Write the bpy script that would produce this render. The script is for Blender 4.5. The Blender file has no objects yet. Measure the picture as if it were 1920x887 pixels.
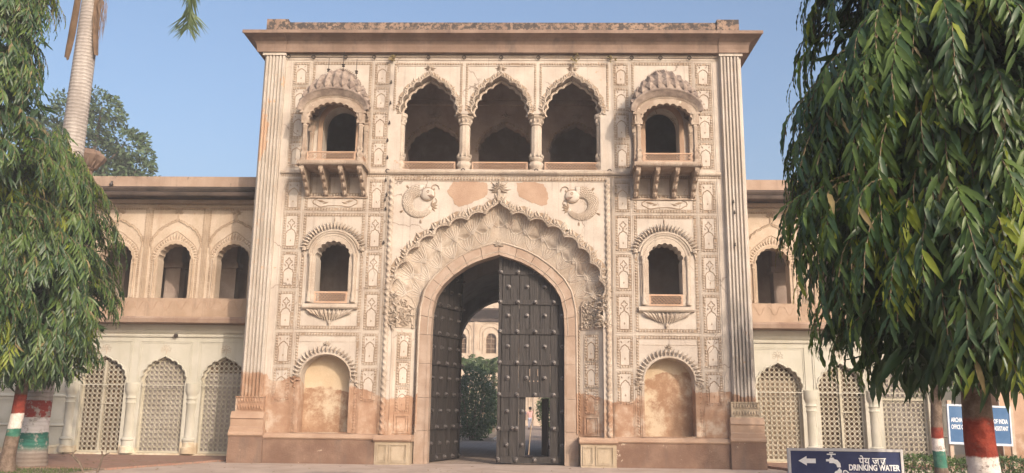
import bpy, math, random
import numpy as np
from mathutils import Vector, Matrix
from mathutils.geometry import tessellate_polygon

RND = random.Random(11)
PI = math.pi
SC = bpy.context.scene
COL = SC.collection

# ------------------------------------------------------------------ camera
CX, CD, CZ = 0.99, 24.83, 1.6
YAW, PIT, ROL, FPX = math.radians(-1.351), math.radians(11.61), math.radians(-0.687), 1573.86


def ray(px, py):
    u, v = (px - 960) / FPX, -(py - 443.5) / FPX
    c, s = math.cos(ROL), math.sin(ROL)
    x, b = c * u + s * v, -s * u + c * v
    c, s = math.cos(PIT), math.sin(PIT)
    y, z = c - s * b, s + c * b
    c, s = math.cos(YAW), math.sin(YAW)
    return Vector((c * x + s * y, -s * x + c * y, z))


fw = ray(960, 443.5).normalized()
rt = (ray(1960, 443.5) - ray(960, 443.5)).normalized()
up = rt.cross(fw)
cam = bpy.data.objects.new("camera", bpy.data.cameras.new("camera"))
COL.objects.link(cam)
cam.matrix_world = Matrix(((rt.x, up.x, -fw.x, CX), (rt.y, up.y, -fw.y, -CD), (rt.z, up.z, -fw.z, CZ), (0, 0, 0, 1)))
cam.data.sensor_width = 36
cam.data.lens = 36 * FPX / 1920
cam.data.clip_end = 4000
cam.data.clip_start = 0.1
SC.camera = cam

# ------------------------------------------------------------------ light
SUN_AZ, SUN_EL = math.radians(33), math.radians(25)   # to the right of straight behind the camera
sd = Vector((math.sin(SUN_AZ) * math.cos(SUN_EL), -math.cos(SUN_AZ) * math.cos(SUN_EL), math.sin(SUN_EL)))
sun = bpy.data.objects.new("sun", bpy.data.lights.new("sun", 'SUN'))
COL.objects.link(sun)
sun.data.energy = 2.0
sun.data.angle = math.radians(0.9)
sun.data.color = (1.0, 0.84, 0.68)
sun.rotation_euler = (-sd).to_track_quat('-Z', 'Y').to_euler()
W = bpy.data.worlds.new("World")
SC.world = W
W.use_nodes = True
wn = W.node_tree
sky = wn.nodes.new('ShaderNodeTexSky')
sky.sky_type = 'NISHITA'
sky.sun_disc = False
sky.sun_elevation = SUN_EL
sky.sun_rotation = math.atan2(sd.x, sd.y)
sky.air_density = 1.1
sky.dust_density = 7.2
sky.ozone_density = 2.8
wn.links.new(sky.outputs[0], wn.nodes['Background'].inputs[0])
wn.nodes['Background'].inputs[1].default_value = 0.15
vs = SC.view_settings
vs.view_transform = 'Standard'
vs.look = 'None'
vs.gamma = 1
vs.exposure = 0.80
SC.cycles.use_denoising = True
SC.cycles.max_bounces = 6
SC.cycles.diffuse_bounces = 4

# ------------------------------------------------------------------ helpers


class MB:
    def __init__(s):
        s.v, s.f, s.m = [], [], []

    def add(s, vs, fs, mi=0, M=None):
        o = len(s.v)
        s.v += [tuple(M @ Vector(p)) if M else tuple(p) for p in vs]
        s.f += [tuple(i + o for i in f) for f in fs]
        s.m += [mi] * len(fs)
        return s

    def box(s, x0, x1, y0, y1, z0, z1, mi=0, M=None, t=0.0):
        a, b = min(x0, x1), max(x0, x1)
        return s.add([(a, y0, z0), (b, y0, z0), (b, y1, z0), (a, y1, z0), (a + t, y0 + t, z1), (b - t, y0 + t, z1), (b - t, y1, z1), (a + t, y1, z1)],
                     [(0, 3, 2, 1), (4, 5, 6, 7), (0, 1, 5, 4), (1, 2, 6, 5), (2, 3, 7, 6), (3, 0, 4, 7)], mi, M)

    def slab(s, outer, holes, y0, y1, mi=0, M=None, back=True):
        def ccw(p, want):
            a = sum(p[i - 1][0] * p[i][1] - p[i][0] * p[i - 1][1] for i in range(len(p)))
            return list(p) if (a > 0) == want else list(reversed(p))
        loops = [ccw(outer, True)] + [ccw(h, False) for h in holes]
        pts = [p for l in loops for p in l]
        n = len(pts)
        tri = tessellate_polygon([[Vector((p[0], p[1], 0)) for p in l] for l in loops])
        vs = [(p[0], y0, p[1]) for p in pts] + [(p[0], y1, p[1]) for p in pts]
        fs = []
        for t in tri:
            a, b, c = t
            ar = (pts[b][0] - pts[a][0]) * (pts[c][1] - pts[a][1]) - (pts[c][0] - pts[a][0]) * (pts[b][1] - pts[a][1])
            if ar < 0:
                b, c = c, b
            fs.append((a, b, c))
            if back:
                fs.append((a + n, c + n, b + n))
        o = 0
        for l in loops:
            k = len(l)
            for i in range(k):
                j = (i + 1) % k
                fs.append((o + i, o + i + n, o + j + n, o + j))
            o += k
        return s.add(vs, fs, mi, M)

    def tube(s, pts, r, n=6, closed=False, mi=0, M=None, flat=1.0):
        pts = [Vector(p) for p in pts]
        k = len(pts)
        vs, fs = [], []
        for i, p in enumerate(pts):
            a = pts[(i - 1) % k] if (closed or i > 0) else p
            b = pts[(i + 1) % k] if (closed or i < k - 1) else p
            d = (b - a)
            d = d.normalized() if d.length > 1e-9 else Vector((0, 0, 1))
            ref = Vector((0, 1, 0)) if abs(d.y) < 0.9 else Vector((1, 0, 0))
            u = d.cross(ref).normalized()
            w = u.cross(d)
            rr = r[i] if isinstance(r, (list, tuple)) else r
            for j in range(n):
                t = 2 * PI * j / n
                vs.append(p + u * (rr * math.cos(t)) + w * (rr * flat * math.sin(t)))
        for i in range(k if closed else k - 1):
            i2 = (i + 1) % k
            for j in range(n):
                j2 = (j + 1) % n
                fs.append((i * n + j, i * n + j2, i2 * n + j2, i2 * n + j))
        if not closed:
            fs.append(tuple(range(n - 1, -1, -1)))
            fs.append(tuple((k - 1) * n + j for j in range(n)))
        return s.add(vs, fs, mi, M)

    def lathe(s, prof, cx=0, cy=0, n=14, mi=0, M=None, ripple=0.0, lobes=0):
        vs, fs = [], []
        for r, z in prof:
            for j in range(n):
                t = 2 * PI * j / n
                q = r * (1 + (ripple * math.cos(lobes * t) if lobes else 0))
                vs.append((cx + q * math.cos(t), cy + q * math.sin(t), z))
        for i in range(len(prof) - 1):
            for j in range(n):
                j2 = (j + 1) % n
                fs.append((i * n + j, i * n + j2, (i + 1) * n + j2, (i + 1) * n + j))
        fs.append(tuple(range(n - 1, -1, -1)))
        fs.append(tuple((len(prof) - 1) * n + j for j in range(n)))
        return s.add(vs, fs, mi, M)

    def sweep(s, prof, x0, x1, mi=0, M=None, e0=0.0, e1=0.0):
        """prof: (y, z) polygon swept along x; e0/e1 mitre the ends outward by -y * e."""
        k = len(prof)
        vs = [(x0 + e0 * y, y, z) for y, z in prof] + [(x1 - e1 * y, y, z) for y, z in prof]
        fs = [(i, (i + 1) % k, (i + 1) % k + k, i + k) for i in range(k)]
        fs += [tuple(range(k - 1, -1, -1)), tuple(range(k, 2 * k))]
        return s.add(vs, fs, mi, M)

    def leafpiece(s, p, d, n, L, w, h=0.03, mi=0, bend=0.0):
        """raised lanceolate relief leaf at p pointing along d, standing off along n."""
        p, d, n = Vector(p), Vector(d).normalized(), Vector(n).normalized()
        q = d.cross(n).normalized()
        A = p
        B = p + d * L * 0.45 + q * w * 0.5
        C = p + d * L + q * bend * L
        D = p + d * L * 0.45 - q * w * 0.5
        Mx = p + d * L * 0.5 + n * h + q * bend * L * .3
        T = p + d * L * 0.12 + n * h * 0.8
        return s.add([A, B, C, D, Mx, T], [(0, 1, 5), (5, 1, 4), (1, 2, 4), (2, 3, 4), (4, 3, 5), (3, 0, 5)], mi)

    def build(s, name, mats, parent=None, smooth=False, loc=None, **kw):
        me = bpy.data.meshes.new(name)
        me.from_pydata(s.v, [], s.f)
        if not isinstance(mats, (list, tuple)):
            mats = [mats, M_groove] if 1 in s.m else [mats]
        for m in mats:
            me.materials.append(m)
        if len(mats) > 1:
            me.polygons.foreach_set('material_index', s.m)
        if smooth:
            me.polygons.foreach_set('use_smooth', [True] * len(me.polygons))
            try:
                me.set_sharp_from_angle(angle=math.radians(42))
            except Exception:
                pass
        me.update()
        return link(name, me, parent, loc, **kw)


def link(name, data, parent=None, loc=None, rot=None, scale=None, mat4=None, **kw):
    o = bpy.data.objects.new(name, data)
    COL.objects.link(o)
    if parent:
        o.parent = parent
    if mat4 is not None:
        o.matrix_basis = mat4
    else:
        if loc:
            o.location = loc
        if rot:
            o.rotation_euler = rot
        if scale:
            o.scale = scale
    for k, v in kw.items():
        o[k] = v
    return o


def thing(name, label, cat, loc=(0, 0, 0), group=None, rz=0):
    o = link(name, None, None, loc, (0, 0, rz), label=label, category=cat)
    if group:
        o['group'] = group
    return o


def part(name, parent, loc=(0, 0, 0), rot=None, scale=None):
    return link(name, None, parent, loc, rot, scale)


# ------------------------------------------------------------------ materials


class NT:
    def __init__(s, name):
        s.mat = bpy.data.materials.new(name)
        s.mat.use_nodes = True
        s.t = s.mat.node_tree
        s.bsdf = s.t.nodes['Principled BSDF']
        s.pos = None

    def n(s, kind, **kw):
        x = s.t.nodes.new(kind)
        for k, v in kw.items():
            setattr(x, k, v)
        return x

    def l(s, a, b):
        s.t.links.new(a, b)

    def P(s):
        if s.pos is None:
            s.pos = s.n('ShaderNodeNewGeometry').outputs['Position']
        return s.pos

    def vec(s, scale, src=None):
        m = s.n('ShaderNodeMapping')
        m.inputs['Scale'].default_value = scale
        s.l(src or s.P(), m.inputs['Vector'])
        return m.outputs[0]

    def noise(s, scale, detail=5, rough=0.6, vec=None, w=0.0):
        x = s.n('ShaderNodeTexNoise')
        x.inputs['Scale'].default_value = scale
        x.inputs['Detail'].default_value = detail
        x.inputs['Roughness'].default_value = rough
        s.l(vec or s.P(), x.inputs['Vector'])
        return x.outputs['Fac']

    def rng(s, fac, a, b, c=0.0, d=1.0):
        x = s.n('ShaderNodeMapRange')
        x.interpolation_type = 'SMOOTHSTEP'
        for i, q in enumerate((a, b, c, d)):
            x.inputs[i + 1].default_value = q
        s.l(fac, x.inputs[0])
        return x.outputs[0]

    def math(s, op, a, b=None):
        x = s.n('ShaderNodeMath', operation=op)
        for i, q in enumerate((a, b)):
            if q is None:
                continue
            if isinstance(q, (int, float)):
                x.inputs[i].default_value = q
            else:
                s.l(q, x.inputs[i])
        return x.outputs[0]

    def mix(s, fac, a, b, mode='MIX'):
        x = s.n('ShaderNodeMix', data_type='RGBA', blend_type=mode)
        for i, q in ((0, fac), (6, a), (7, b)):
            if isinstance(q, (int, float)):
                x.inputs[i].default_value = q
            elif isinstance(q, tuple):
                x.inputs[i].default_value = q + (1,) if len(q) == 3 else q
            else:
                s.l(q, x.inputs[i])
        return x.outputs[2]

    def sep(s):
        x = s.n('ShaderNodeSeparateXYZ')
        s.l(s.P(), x.inputs[0])
        return x.outputs

    def bump(s, h, strength=0.4, dist=0.02):
        b = s.n('ShaderNodeBump')
        b.inputs['Strength'].default_value = strength
        b.inputs['Distance'].default_value = dist
        s.l(h, b.inputs['Height'])
        s.l(b.outputs[0], s.bsdf.inputs['Normal'])

    def done(s, color, rough=0.85, spec=0.25):
        if isinstance(color, tuple):
            s.bsdf.inputs['Base Color'].default_value = color + (1,)
        else:
            s.l(color, s.bsdf.inputs['Base Color'])
        s.bsdf.inputs['Roughness'].default_value = rough
        s.bsdf.inputs['Specular IOR Level'].default_value = spec
        return s.mat


def plaster(name, c1, c2, sc=1.3, stain=None, stain_amt=0.5, chips=None, chip_lo=0.66, bare=None, spots=None, bump=0.35, streak=0.0, crack=False, rough=0.9, fine=0.12, bh=(2.18, -0.03)):
    t = NT(name)
    c1, c2 = tuple(x * 0.92 for x in c1), tuple(x * 0.92 for x in c2)
    big = t.noise(sc, 6, 0.62)
    col = t.mix(t.rng(big, 0.36, 0.66), c1, c2)
    fn = t.noise(24, 4, 0.7)
    col = t.mix(t.rng(fn, 0.3, 0.75, fine, 0.0), col, (0.12, 0.085, 0.06))
    if stain:
        sn = t.noise(1.0, 5, 0.65, t.vec((2.6, 2.6, 0.45)))
        col = t.mix(t.rng(sn, 0.52, 0.8, 0, stain_amt), col, stain)
    if streak:
        sn = t.noise(1.0, 4, 0.6, t.vec((9, 9, 0.25)))
        col = t.mix(t.rng(sn, 0.53, 0.76, 0, streak), col, (0.12, 0.095, 0.08))
    if crack:
        vo = t.n('ShaderNodeTexVoronoi', feature='DISTANCE_TO_EDGE')
        vo.inputs['Scale'].default_value = 0.55
        wv = t.n('ShaderNodeVectorMath', operation='ADD')
        nz = t.n('ShaderNodeTexNoise')
        nz.inputs['Scale'].default_value = 2.5
        nz.inputs['Detail'].default_value = 5
        t.l(t.P(), nz.inputs['Vector'])
        sc_ = t.n('ShaderNodeVectorMath', operation='SCALE')
        sc_.inputs['Scale'].default_value = 0.55
        t.l(nz.outputs['Color'], sc_.inputs[0])
        t.l(t.P(), wv.inputs[0])
        t.l(sc_.outputs[0], wv.inputs[1])
        t.l(wv.outputs[0], vo.inputs['Vector'])
        cf = t.math('MULTIPLY', t.rng(vo.outputs['Distance'], 0.004, 0.012, 0.7, 0.0), t.rng(t.noise(0.5, 3, .5), .50, .60))
        col = t.mix(cf, col, (0.14, 0.10, 0.075))
    if chips:
        cn = t.noise(3.4, 7, 0.72)
        c2n = t.noise(0.45, 3, 0.5)
        cc = t.math('ADD', cn, t.math('MULTIPLY', t.math('SUBTRACT', c2n, 0.5), 0.35))
        col = t.mix(t.rng(cc, chip_lo, chip_lo + 0.02), col, chips)
    if bare:
        xyz = t.sep()
        nn = t.noise(1.6, 6, 0.62)
        n3 = t.noise(0.35, 2, 0.5)
        h = t.math('ADD', t.math('ADD', t.math('MULTIPLY', t.math('SUBTRACT', nn, 0.5), 0.75), t.math('MULTIPLY', t.math('SUBTRACT', n3, 0.5), 2.6)), t.math('ADD', t.math('MULTIPLY', xyz[0], bh[1]), bh[0]))
        d = t.math('SUBTRACT', h, xyz[2])
        b2 = t.noise(2.2, 6, 0.7)
        bc = t.mix(t.rng(b2, 0.35, 0.68), bare[0], bare[1])
        bc = t.mix(t.rng(t.noise(5, 6, 0.75), 0.58, 0.72, 0, 0.4), bc, bare[2])
        bc = t.mix(t.rng(t.noise(1.1, 7, 0.72), 0.48, 0.64, 0, 0.85), bc, bare[2])
        bc = t.mix(t.rng(t.noise(1.9, 7, 0.75), 0.60, 0.70, 0, 0.6), bc, (0.17, 0.105, 0.075))
        col = t.mix(t.rng(d, -0.015, 0.03), col, bc)
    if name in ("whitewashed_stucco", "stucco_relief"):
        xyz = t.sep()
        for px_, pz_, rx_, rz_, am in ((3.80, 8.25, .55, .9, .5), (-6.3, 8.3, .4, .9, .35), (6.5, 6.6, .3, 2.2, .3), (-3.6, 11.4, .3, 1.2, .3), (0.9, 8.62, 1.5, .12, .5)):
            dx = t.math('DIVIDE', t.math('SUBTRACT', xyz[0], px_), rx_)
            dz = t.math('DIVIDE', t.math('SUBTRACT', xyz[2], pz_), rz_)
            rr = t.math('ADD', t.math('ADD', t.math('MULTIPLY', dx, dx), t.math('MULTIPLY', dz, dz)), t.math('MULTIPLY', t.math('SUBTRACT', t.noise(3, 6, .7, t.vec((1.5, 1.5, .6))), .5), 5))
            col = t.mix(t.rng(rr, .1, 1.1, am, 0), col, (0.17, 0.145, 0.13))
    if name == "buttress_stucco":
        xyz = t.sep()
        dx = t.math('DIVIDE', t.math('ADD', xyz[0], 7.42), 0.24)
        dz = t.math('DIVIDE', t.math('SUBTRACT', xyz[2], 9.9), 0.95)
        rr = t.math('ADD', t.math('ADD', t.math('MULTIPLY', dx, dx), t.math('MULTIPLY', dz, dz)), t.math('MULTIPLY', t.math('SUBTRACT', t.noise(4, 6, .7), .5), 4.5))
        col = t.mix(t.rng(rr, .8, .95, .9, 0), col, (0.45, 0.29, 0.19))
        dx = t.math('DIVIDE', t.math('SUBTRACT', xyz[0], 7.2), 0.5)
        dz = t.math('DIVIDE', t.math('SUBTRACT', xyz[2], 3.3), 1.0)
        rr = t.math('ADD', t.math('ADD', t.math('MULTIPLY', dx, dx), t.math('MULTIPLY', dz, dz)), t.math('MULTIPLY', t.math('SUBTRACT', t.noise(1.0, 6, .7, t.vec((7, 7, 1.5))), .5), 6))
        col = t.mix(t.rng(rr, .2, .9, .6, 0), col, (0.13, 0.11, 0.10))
    if spots:
        s1 = t.noise(5.5, 8, 0.78)
        col = t.mix(t.rng(s1, spots[1], spots[1] + 0.07), col, spots[0])
    t.bump(t.math('ADD', t.noise(38, 5, 0.7), t.math('MULTIPLY', t.noise(5, 6, 0.7), 1.5)), bump, 0.02)
    return t.done(col, rough)


BARE = ((0.28, 0.165, 0.105), (0.38, 0.25, 0.175), (0.45, 0.365, 0.29))
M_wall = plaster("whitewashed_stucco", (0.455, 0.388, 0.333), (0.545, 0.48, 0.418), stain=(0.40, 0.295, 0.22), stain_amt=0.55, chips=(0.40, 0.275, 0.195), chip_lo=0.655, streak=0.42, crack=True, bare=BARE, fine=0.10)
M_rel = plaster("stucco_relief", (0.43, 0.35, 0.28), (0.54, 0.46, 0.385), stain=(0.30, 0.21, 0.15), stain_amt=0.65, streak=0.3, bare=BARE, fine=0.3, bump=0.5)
M_line = plaster("dark_relief_line", (0.28, 0.20, 0.14), (0.38, 0.29, 0.215), stain=(0.3, 0.2, 0.13), stain_amt=0.5, bare=BARE, fine=0.3)  # raised lines coloured a darker brown than the wall
M_groove = plaster("dirt_and_shade_groove", (0.28, 0.20, 0.138), (0.42, 0.325, 0.245), stain=(0.16, 0.11, 0.08), stain_amt=0.6, bare=BARE, fine=0.3)  # crevice dirt and shade both put into the underlay behind beads and leaves
M_butt = plaster("buttress_stucco", (0.48, 0.42, 0.36), (0.56, 0.50, 0.445), stain=(0.38, 0.28, 0.2), stain_amt=0.55, chips=(0.47, 0.31, 0.2), chip_lo=0.635, bare=BARE, streak=0.55, fine=0.2, bump=0.5)
M_corn = plaster("cornice_plaster", (0.205, 0.138, 0.105), (0.29, 0.205, 0.16), stain=(0.10, 0.075, 0.068), stain_amt=0.8, streak=0.35, spots=((0.45, 0.33, 0.24), 0.67), bump=0.4)
M_para = plaster("lichen_parapet", (0.24, 0.16, 0.12), (0.33, 0.23, 0.17), stain=(0.07, 0.055, 0.05), stain_amt=0.7, spots=((0.06, 0.05, 0.047), 0.455), bump=0.6)
M_bare = plaster("bare_plaster", (0.36, 0.235, 0.165), (0.44, 0.305, 0.22), bump=0.4)
M_plinth = plaster("plinth_plaster", (0.18, 0.105, 0.074), (0.26, 0.165, 0.12), stain=(0.10, 0.08, 0.072), stain_amt=0.8, spots=((0.36, 0.27, 0.205), 0.62), chips=(0.45, 0.36, 0.28), chip_lo=0.67, streak=0.15, bump=0.8)
M_stone = plaster("pink_sandstone", (0.33, 0.235, 0.178), (0.41, 0.31, 0.245), stain=(0.48, 0.41, 0.35), stain_amt=0.7, spots=((0.31, 0.20, 0.155), 0.64), bump=0.4, sc=2.4)
M_ped = plaster("limestone_pedestal", (0.36, 0.285, 0.20), (0.46, 0.375, 0.28), stain=(0.28, 0.18, 0.12), stain_amt=0.7, bump=0.4)
M_balc = plaster("weathered_balcony_stone", (0.31, 0.23, 0.175), (0.43, 0.345, 0.275), stain=(0.17, 0.125, 0.10), stain_amt=0.7, spots=((0.62, 0.52, 0.43), 0.6), bump=0.5, sc=3)
M_dome = plaster("grey_weathered_dome", (0.20, 0.15, 0.125), (0.36, 0.285, 0.235), stain=(0.10, 0.08, 0.07), stain_amt=0.85, spots=((0.45, 0.385, 0.33), 0.62), bump=0.5, sc=4)
M_rail = plaster("red_sandstone_railing", (0.45, 0.29, 0.2), (0.54, 0.37, 0.27), bump=0.3)
M_int = plaster("interior_plaster", (0.34, 0.26, 0.22), (0.44, 0.35, 0.30), stain=(0.16, 0.125, 0.11), stain_amt=0.6, bump=0.3)
M_vault = plaster("vault_plaster", (0.30, 0.25, 0.225), (0.38, 0.32, 0.285), stain=(0.11, 0.09, 0.08), stain_amt=0.6, bump=0.3)
M_wup = plaster("cream_stucco", (0.50, 0.39, 0.295), (0.60, 0.49, 0.39), stain=(0.32, 0.215, 0.145), stain_amt=0.6, chips=(0.38, 0.25, 0.165), chip_lo=0.66, streak=0.1, fine=0.2)
M_wrel = plaster("cream_relief", (0.43, 0.325, 0.235), (0.54, 0.425, 0.325), stain=(0.35, 0.23, 0.14), stain_amt=0.5, fine=0.3)
M_wlow = plaster("ivory_paint", (0.47, 0.445, 0.375), (0.53, 0.505, 0.44), stain=(0.45, 0.41, 0.32), stain_amt=0.6, streak=0.12, fine=0.04, bump=0.15, bare=((0.42, 0.33, 0.23), (0.55, 0.47, 0.35), (0.6, 0.55, 0.44)), bh=(0.28, 0.0))
M_bal = plaster("tan_balustrade", (0.36, 0.25, 0.175), (0.45, 0.325, 0.24), stain=(0.14, 0.095, 0.07), stain_amt=0.9, streak=0.3, chips=(0.55, 0.44, 0.34), chip_lo=0.67, bump=0.4)
M_wpar = plaster("wing_parapet_plaster", (0.35, 0.245, 0.185), (0.43, 0.315, 0.245), stain=(0.12, 0.085, 0.07), stain_amt=0.45, spots=((0.06, 0.05, 0.045), 0.60), bump=0.4, streak=0.3)
M_chaj = plaster("shade_dark_chajja", (0.045, 0.034, 0.030), (0.10, 0.072, 0.06), stain=(0.08, 0.06, 0.05), stain_amt=0.7, bump=0.5)  # soffit shade is put into this very dark base colour
M_jali = plaster("ivory_jali", (0.45, 0.41, 0.32), (0.53, 0.49, 0.40), bump=0.15, fine=0.2)
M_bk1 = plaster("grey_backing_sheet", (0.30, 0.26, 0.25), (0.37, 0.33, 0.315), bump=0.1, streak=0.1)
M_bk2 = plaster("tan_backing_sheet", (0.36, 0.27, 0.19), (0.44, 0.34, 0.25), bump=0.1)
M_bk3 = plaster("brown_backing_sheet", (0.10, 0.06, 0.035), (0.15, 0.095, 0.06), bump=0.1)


def wood():
    t = NT("old_dark_timber")
    g = t.noise(1.0, 6, 0.7, t.vec((22, 22, 0.9)))
    c = t.mix(t.rng(g, 0.3, 0.75), (0.016, 0.013, 0.0125), (0.048, 0.039, 0.036))
    s = t.noise(1.0, 4, 0.6, t.vec((40, 40, 1.6)))
    c = t.mix(t.rng(s, 0.64, 0.74, 0, 0.75), c, (0.012, 0.010, 0.010))
    w = t.noise(2.4, 7, 0.75)
    c = t.mix(t.rng(w, 0.64, 0.78, 0, 0.35), c, (0.17, 0.145, 0.13))
    t.bump(t.math('ADD', g, s), 0.7, 0.02)
    return t.done(c, 0.62, 0.35)


def simple(name, c1, c2=None, scale=8, rough=0.7, metal=0.0, bump=0.2, spec=0.3):
    t = NT(name)
    c2 = c2 or tuple(min(1, x * 1.25) for x in c1)
    n = t.noise(scale, 5, 0.65)
    t.bump(t.noise(scale * 4, 4, 0.6), bump, 0.01)
    t.bsdf.inputs['Metallic'].default_value = metal
    return t.done(t.mix(t.rng(n, 0.35, 0.7), c1, c2), rough, spec)


M_wood = wood()
M_iron = simple("black_iron", (0.05, 0.043, 0.042), (0.17, 0.15, 0.145), 14, 0.38, 0.4, 0.3, 0.5)
M_rust = simple("dark_rusty_iron", (0.03, 0.025, 0.024), (0.07, 0.05, 0.04), 14, 0.7)
M_stick = simple("bamboo_stick", (0.22, 0.16, 0.11), (0.3, 0.23, 0.16))
M_sack = simple("dark_rag", (0.03, 0.025, 0.03))
M_bark = simple("grey_brown_bark", (0.10, 0.07, 0.05), (0.19, 0.145, 0.11), 9, 0.9, 0, 0.9)
M_twig = simple("green_brown_twig", (0.10, 0.075, 0.045), (0.17, 0.13, 0.08), 9, 0.8)
M_navy = simple("navy_sign_paint", (0.010, 0.020, 0.085), (0.024, 0.036, 0.115), 2.2, 0.42, 0, 0.05)
M_blue = simple("blue_sign_paint", (0.030, 0.10, 0.235), (0.065, 0.145, 0.285), 2.2, 0.5, 0, 0.05)
M_letter = simple("white_letter_paint", (0.74, 0.75, 0.77), (0.8, 0.8, 0.82), 20, 0.5, 0, 0.05)
M_sframe = plaster("rust_flecked_sign_frame", (0.55, 0.54, 0.55), (0.63, 0.62, 0.63), spots=((0.16, 0.08, 0.05), 0.64), bump=0.1)
M_lframe = simple("pale_blue_frame_paint", (0.48, 0.52, 0.62), (0.58, 0.62, 0.7), 6, 0.5, 0, 0.05)
M_post = simple("buff_post_paint", (0.42, 0.31, 0.24), (0.5, 0.39, 0.31), 6, 0.6)


def leafmat(name, c1, c2, trans=0.3, rough=0.42):
    t = NT(name)
    n = t.noise(3.0, 3, 0.6)
    c = t.mix(t.rng(n, 0.3, 0.7), c1, c2)
    t.done(c, rough, 0.4)
    tr = t.n('ShaderNodeBsdfTranslucent')
    k = t.mix(1.0, c, (1.0, 1.0, 0.45), 'MULTIPLY')
    t.l(k, tr.inputs[0])
    mx = t.n('ShaderNodeMixShader')
    mx.inputs[0].default_value = trans
    t.l(t.bsdf.outputs[0], mx.inputs[1])
    t.l(tr.outputs[0], mx.inputs[2])
    t.l(mx.outputs[0], t.t.nodes['Material Output'].inputs[0])
    return t.mat


L_dark = leafmat("dark_green_leaf", (0.028, 0.058, 0.023), (0.050, 0.094, 0.033), 0.25, 0.38)
L_mid = leafmat("mid_green_leaf", (0.072, 0.125, 0.030), (0.115, 0.175, 0.044), 0.36, 0.40)
L_young = leafmat("young_yellow_green_leaf", (0.19, 0.25, 0.03), (0.29, 0.33, 0.045), 0.45, 0.45)
L_old = leafmat("dull_olive_leaf", (0.15, 0.12, 0.055), (0.24, 0.18, 0.08), 0.25, 0.6)
LEAFM = [L_dark, L_mid, L_young, L_old]
L_far = leafmat("far_tree_leaf", (0.05, 0.085, 0.04), (0.085, 0.13, 0.055), 0.2, 0.6)
L_hedge = leafmat("hedge_leaf", (0.045, 0.085, 0.025), (0.085, 0.14, 0.035), 0.25)
L_shrub = leafmat("shrub_leaf", (0.03, 0.06, 0.025), (0.055, 0.10, 0.035), 0.2)
L_frond = leafmat("palm_frond_leaf", (0.075, 0.11, 0.045), (0.12, 0.16, 0.065), 0.25)
L_dry = leafmat("dry_frond_leaf", (0.15, 0.095, 0.06), (0.24, 0.155, 0.10), 0.2, 0.7)


def painted_trunk(name, z1, z2, z0=0.0, top=None):
    """bark with red, white and green paint bands (white from z0 to z1 etc.)"""
    t = NT(name)
    xyz = t.sep()
    n = t.noise(6, 6, 0.7)
    z = t.math('ADD', xyz[2], t.math('MULTIPLY', t.math('SUBTRACT', n, 0.5), 0.10))
    bark = t.mix(t.rng(t.noise(9, 5, 0.7), 0.35, 0.7), (0.11, 0.075, 0.055), (0.21, 0.155, 0.12))
    green = t.mix(t.rng(n, 0.45, 0.6), (0.025, 0.12, 0.085), (0.06, 0.17, 0.12))
    white = t.mix(t.rng(t.noise(14, 5, 0.7), 0.35, 0.7), (0.55, 0.48, 0.44), (0.70, 0.64, 0.60))
    red = t.mix(t.rng(t.noise(10, 5, 0.7), 0.35, 0.7), (0.16, 0.022, 0.014), (0.27, 0.048, 0.028))
    c = t.mix(t.rng(z, z0 - 0.015, z0 + 0.015), bark, green)
    c = t.mix(t.rng(z, z1 - 0.012, z1 + 0.012), c, white)
    c = t.mix(t.rng(z, z2 - 0.012, z2 + 0.012), c, red)
    if top:
        c = t.mix(t.rng(z, top - 0.03, top + 0.03), c, bark)
    fl = t.noise(5.5, 7, 0.78)
    c = t.mix(t.rng(fl, 0.56, 0.62, 0, 0.85), c, bark)
    t.bump(t.math('ADD', t.noise(26, 5, 0.7), t.noise(7, 5, 0.7)), 0.7, 0.03)
    return t.done(c, 0.75)


def ground_mats():
    t = NT("dusty_earth")
    n = t.noise(0.5, 6, 0.65)
    c = t.mix(t.rng(n, 0.35, 0.65), (0.20, 0.155, 0.115), (0.28, 0.22, 0.165))
    t.bump(t.noise(12, 6, 0.7), 0.6, 0.03)
    earth = t.done(c, 0.95)
    t = NT("worn_forecourt_concrete")
    n = t.noise(0.9, 7, 0.68)
    c = t.mix(t.rng(n, 0.35, 0.65), (0.36, 0.275, 0.225), (0.46, 0.365, 0.31))
    c = t.mix(t.rng(t.noise(9, 6, 0.75), 0.6, 0.72, 0, 0.6), c, (0.22, 0.165, 0.135))
    t.bump(t.noise(30, 6, 0.7), 0.5, 0.02)
    conc = t.done(c, 0.92)

    def brick(name, a, b, mortar, sx, bw=0.24, rh=0.12):
        t = NT(name)
        br = t.n('ShaderNodeTexBrick')
        br.inputs['Scale'].default_value = 1.0
        br.inputs['Brick Width'].default_value = bw
        br.inputs['Row Height'].default_value = rh
        br.inputs['Mortar Size'].default_value = 0.008
        br.inputs['Color1'].default_value = a + (1,)
        br.inputs['Color2'].default_value = b + (1,)
        br.inputs['Mortar'].default_value = mortar + (1,)
        t.l(t.P(), br.inputs['Vector'])
        c = t.mix(t.rng(t.noise(1.2, 6, 0.7), 0.4, 0.7, 0, 0.5), br.outputs['Color'], (0.24, 0.18, 0.14))
        t.bump(t.math('ADD', t.math('MULTIPLY', br.outputs['Fac'], -1), t.noise(25, 4, 0.7)), 0.5, 0.01)
        return t.done(c, 0.9)
    b1 = brick("red_brick_paving", (0.26, 0.135, 0.095), (0.33, 0.19, 0.14), (0.2, 0.15, 0.12), 1)
    b2 = brick("grey_stone_paving", (0.30, 0.225, 0.18), (0.37, 0.285, 0.23), (0.17, 0.13, 0.105), 1, 0.4, 0.2)
    return earth, conc, b1, b2


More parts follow.
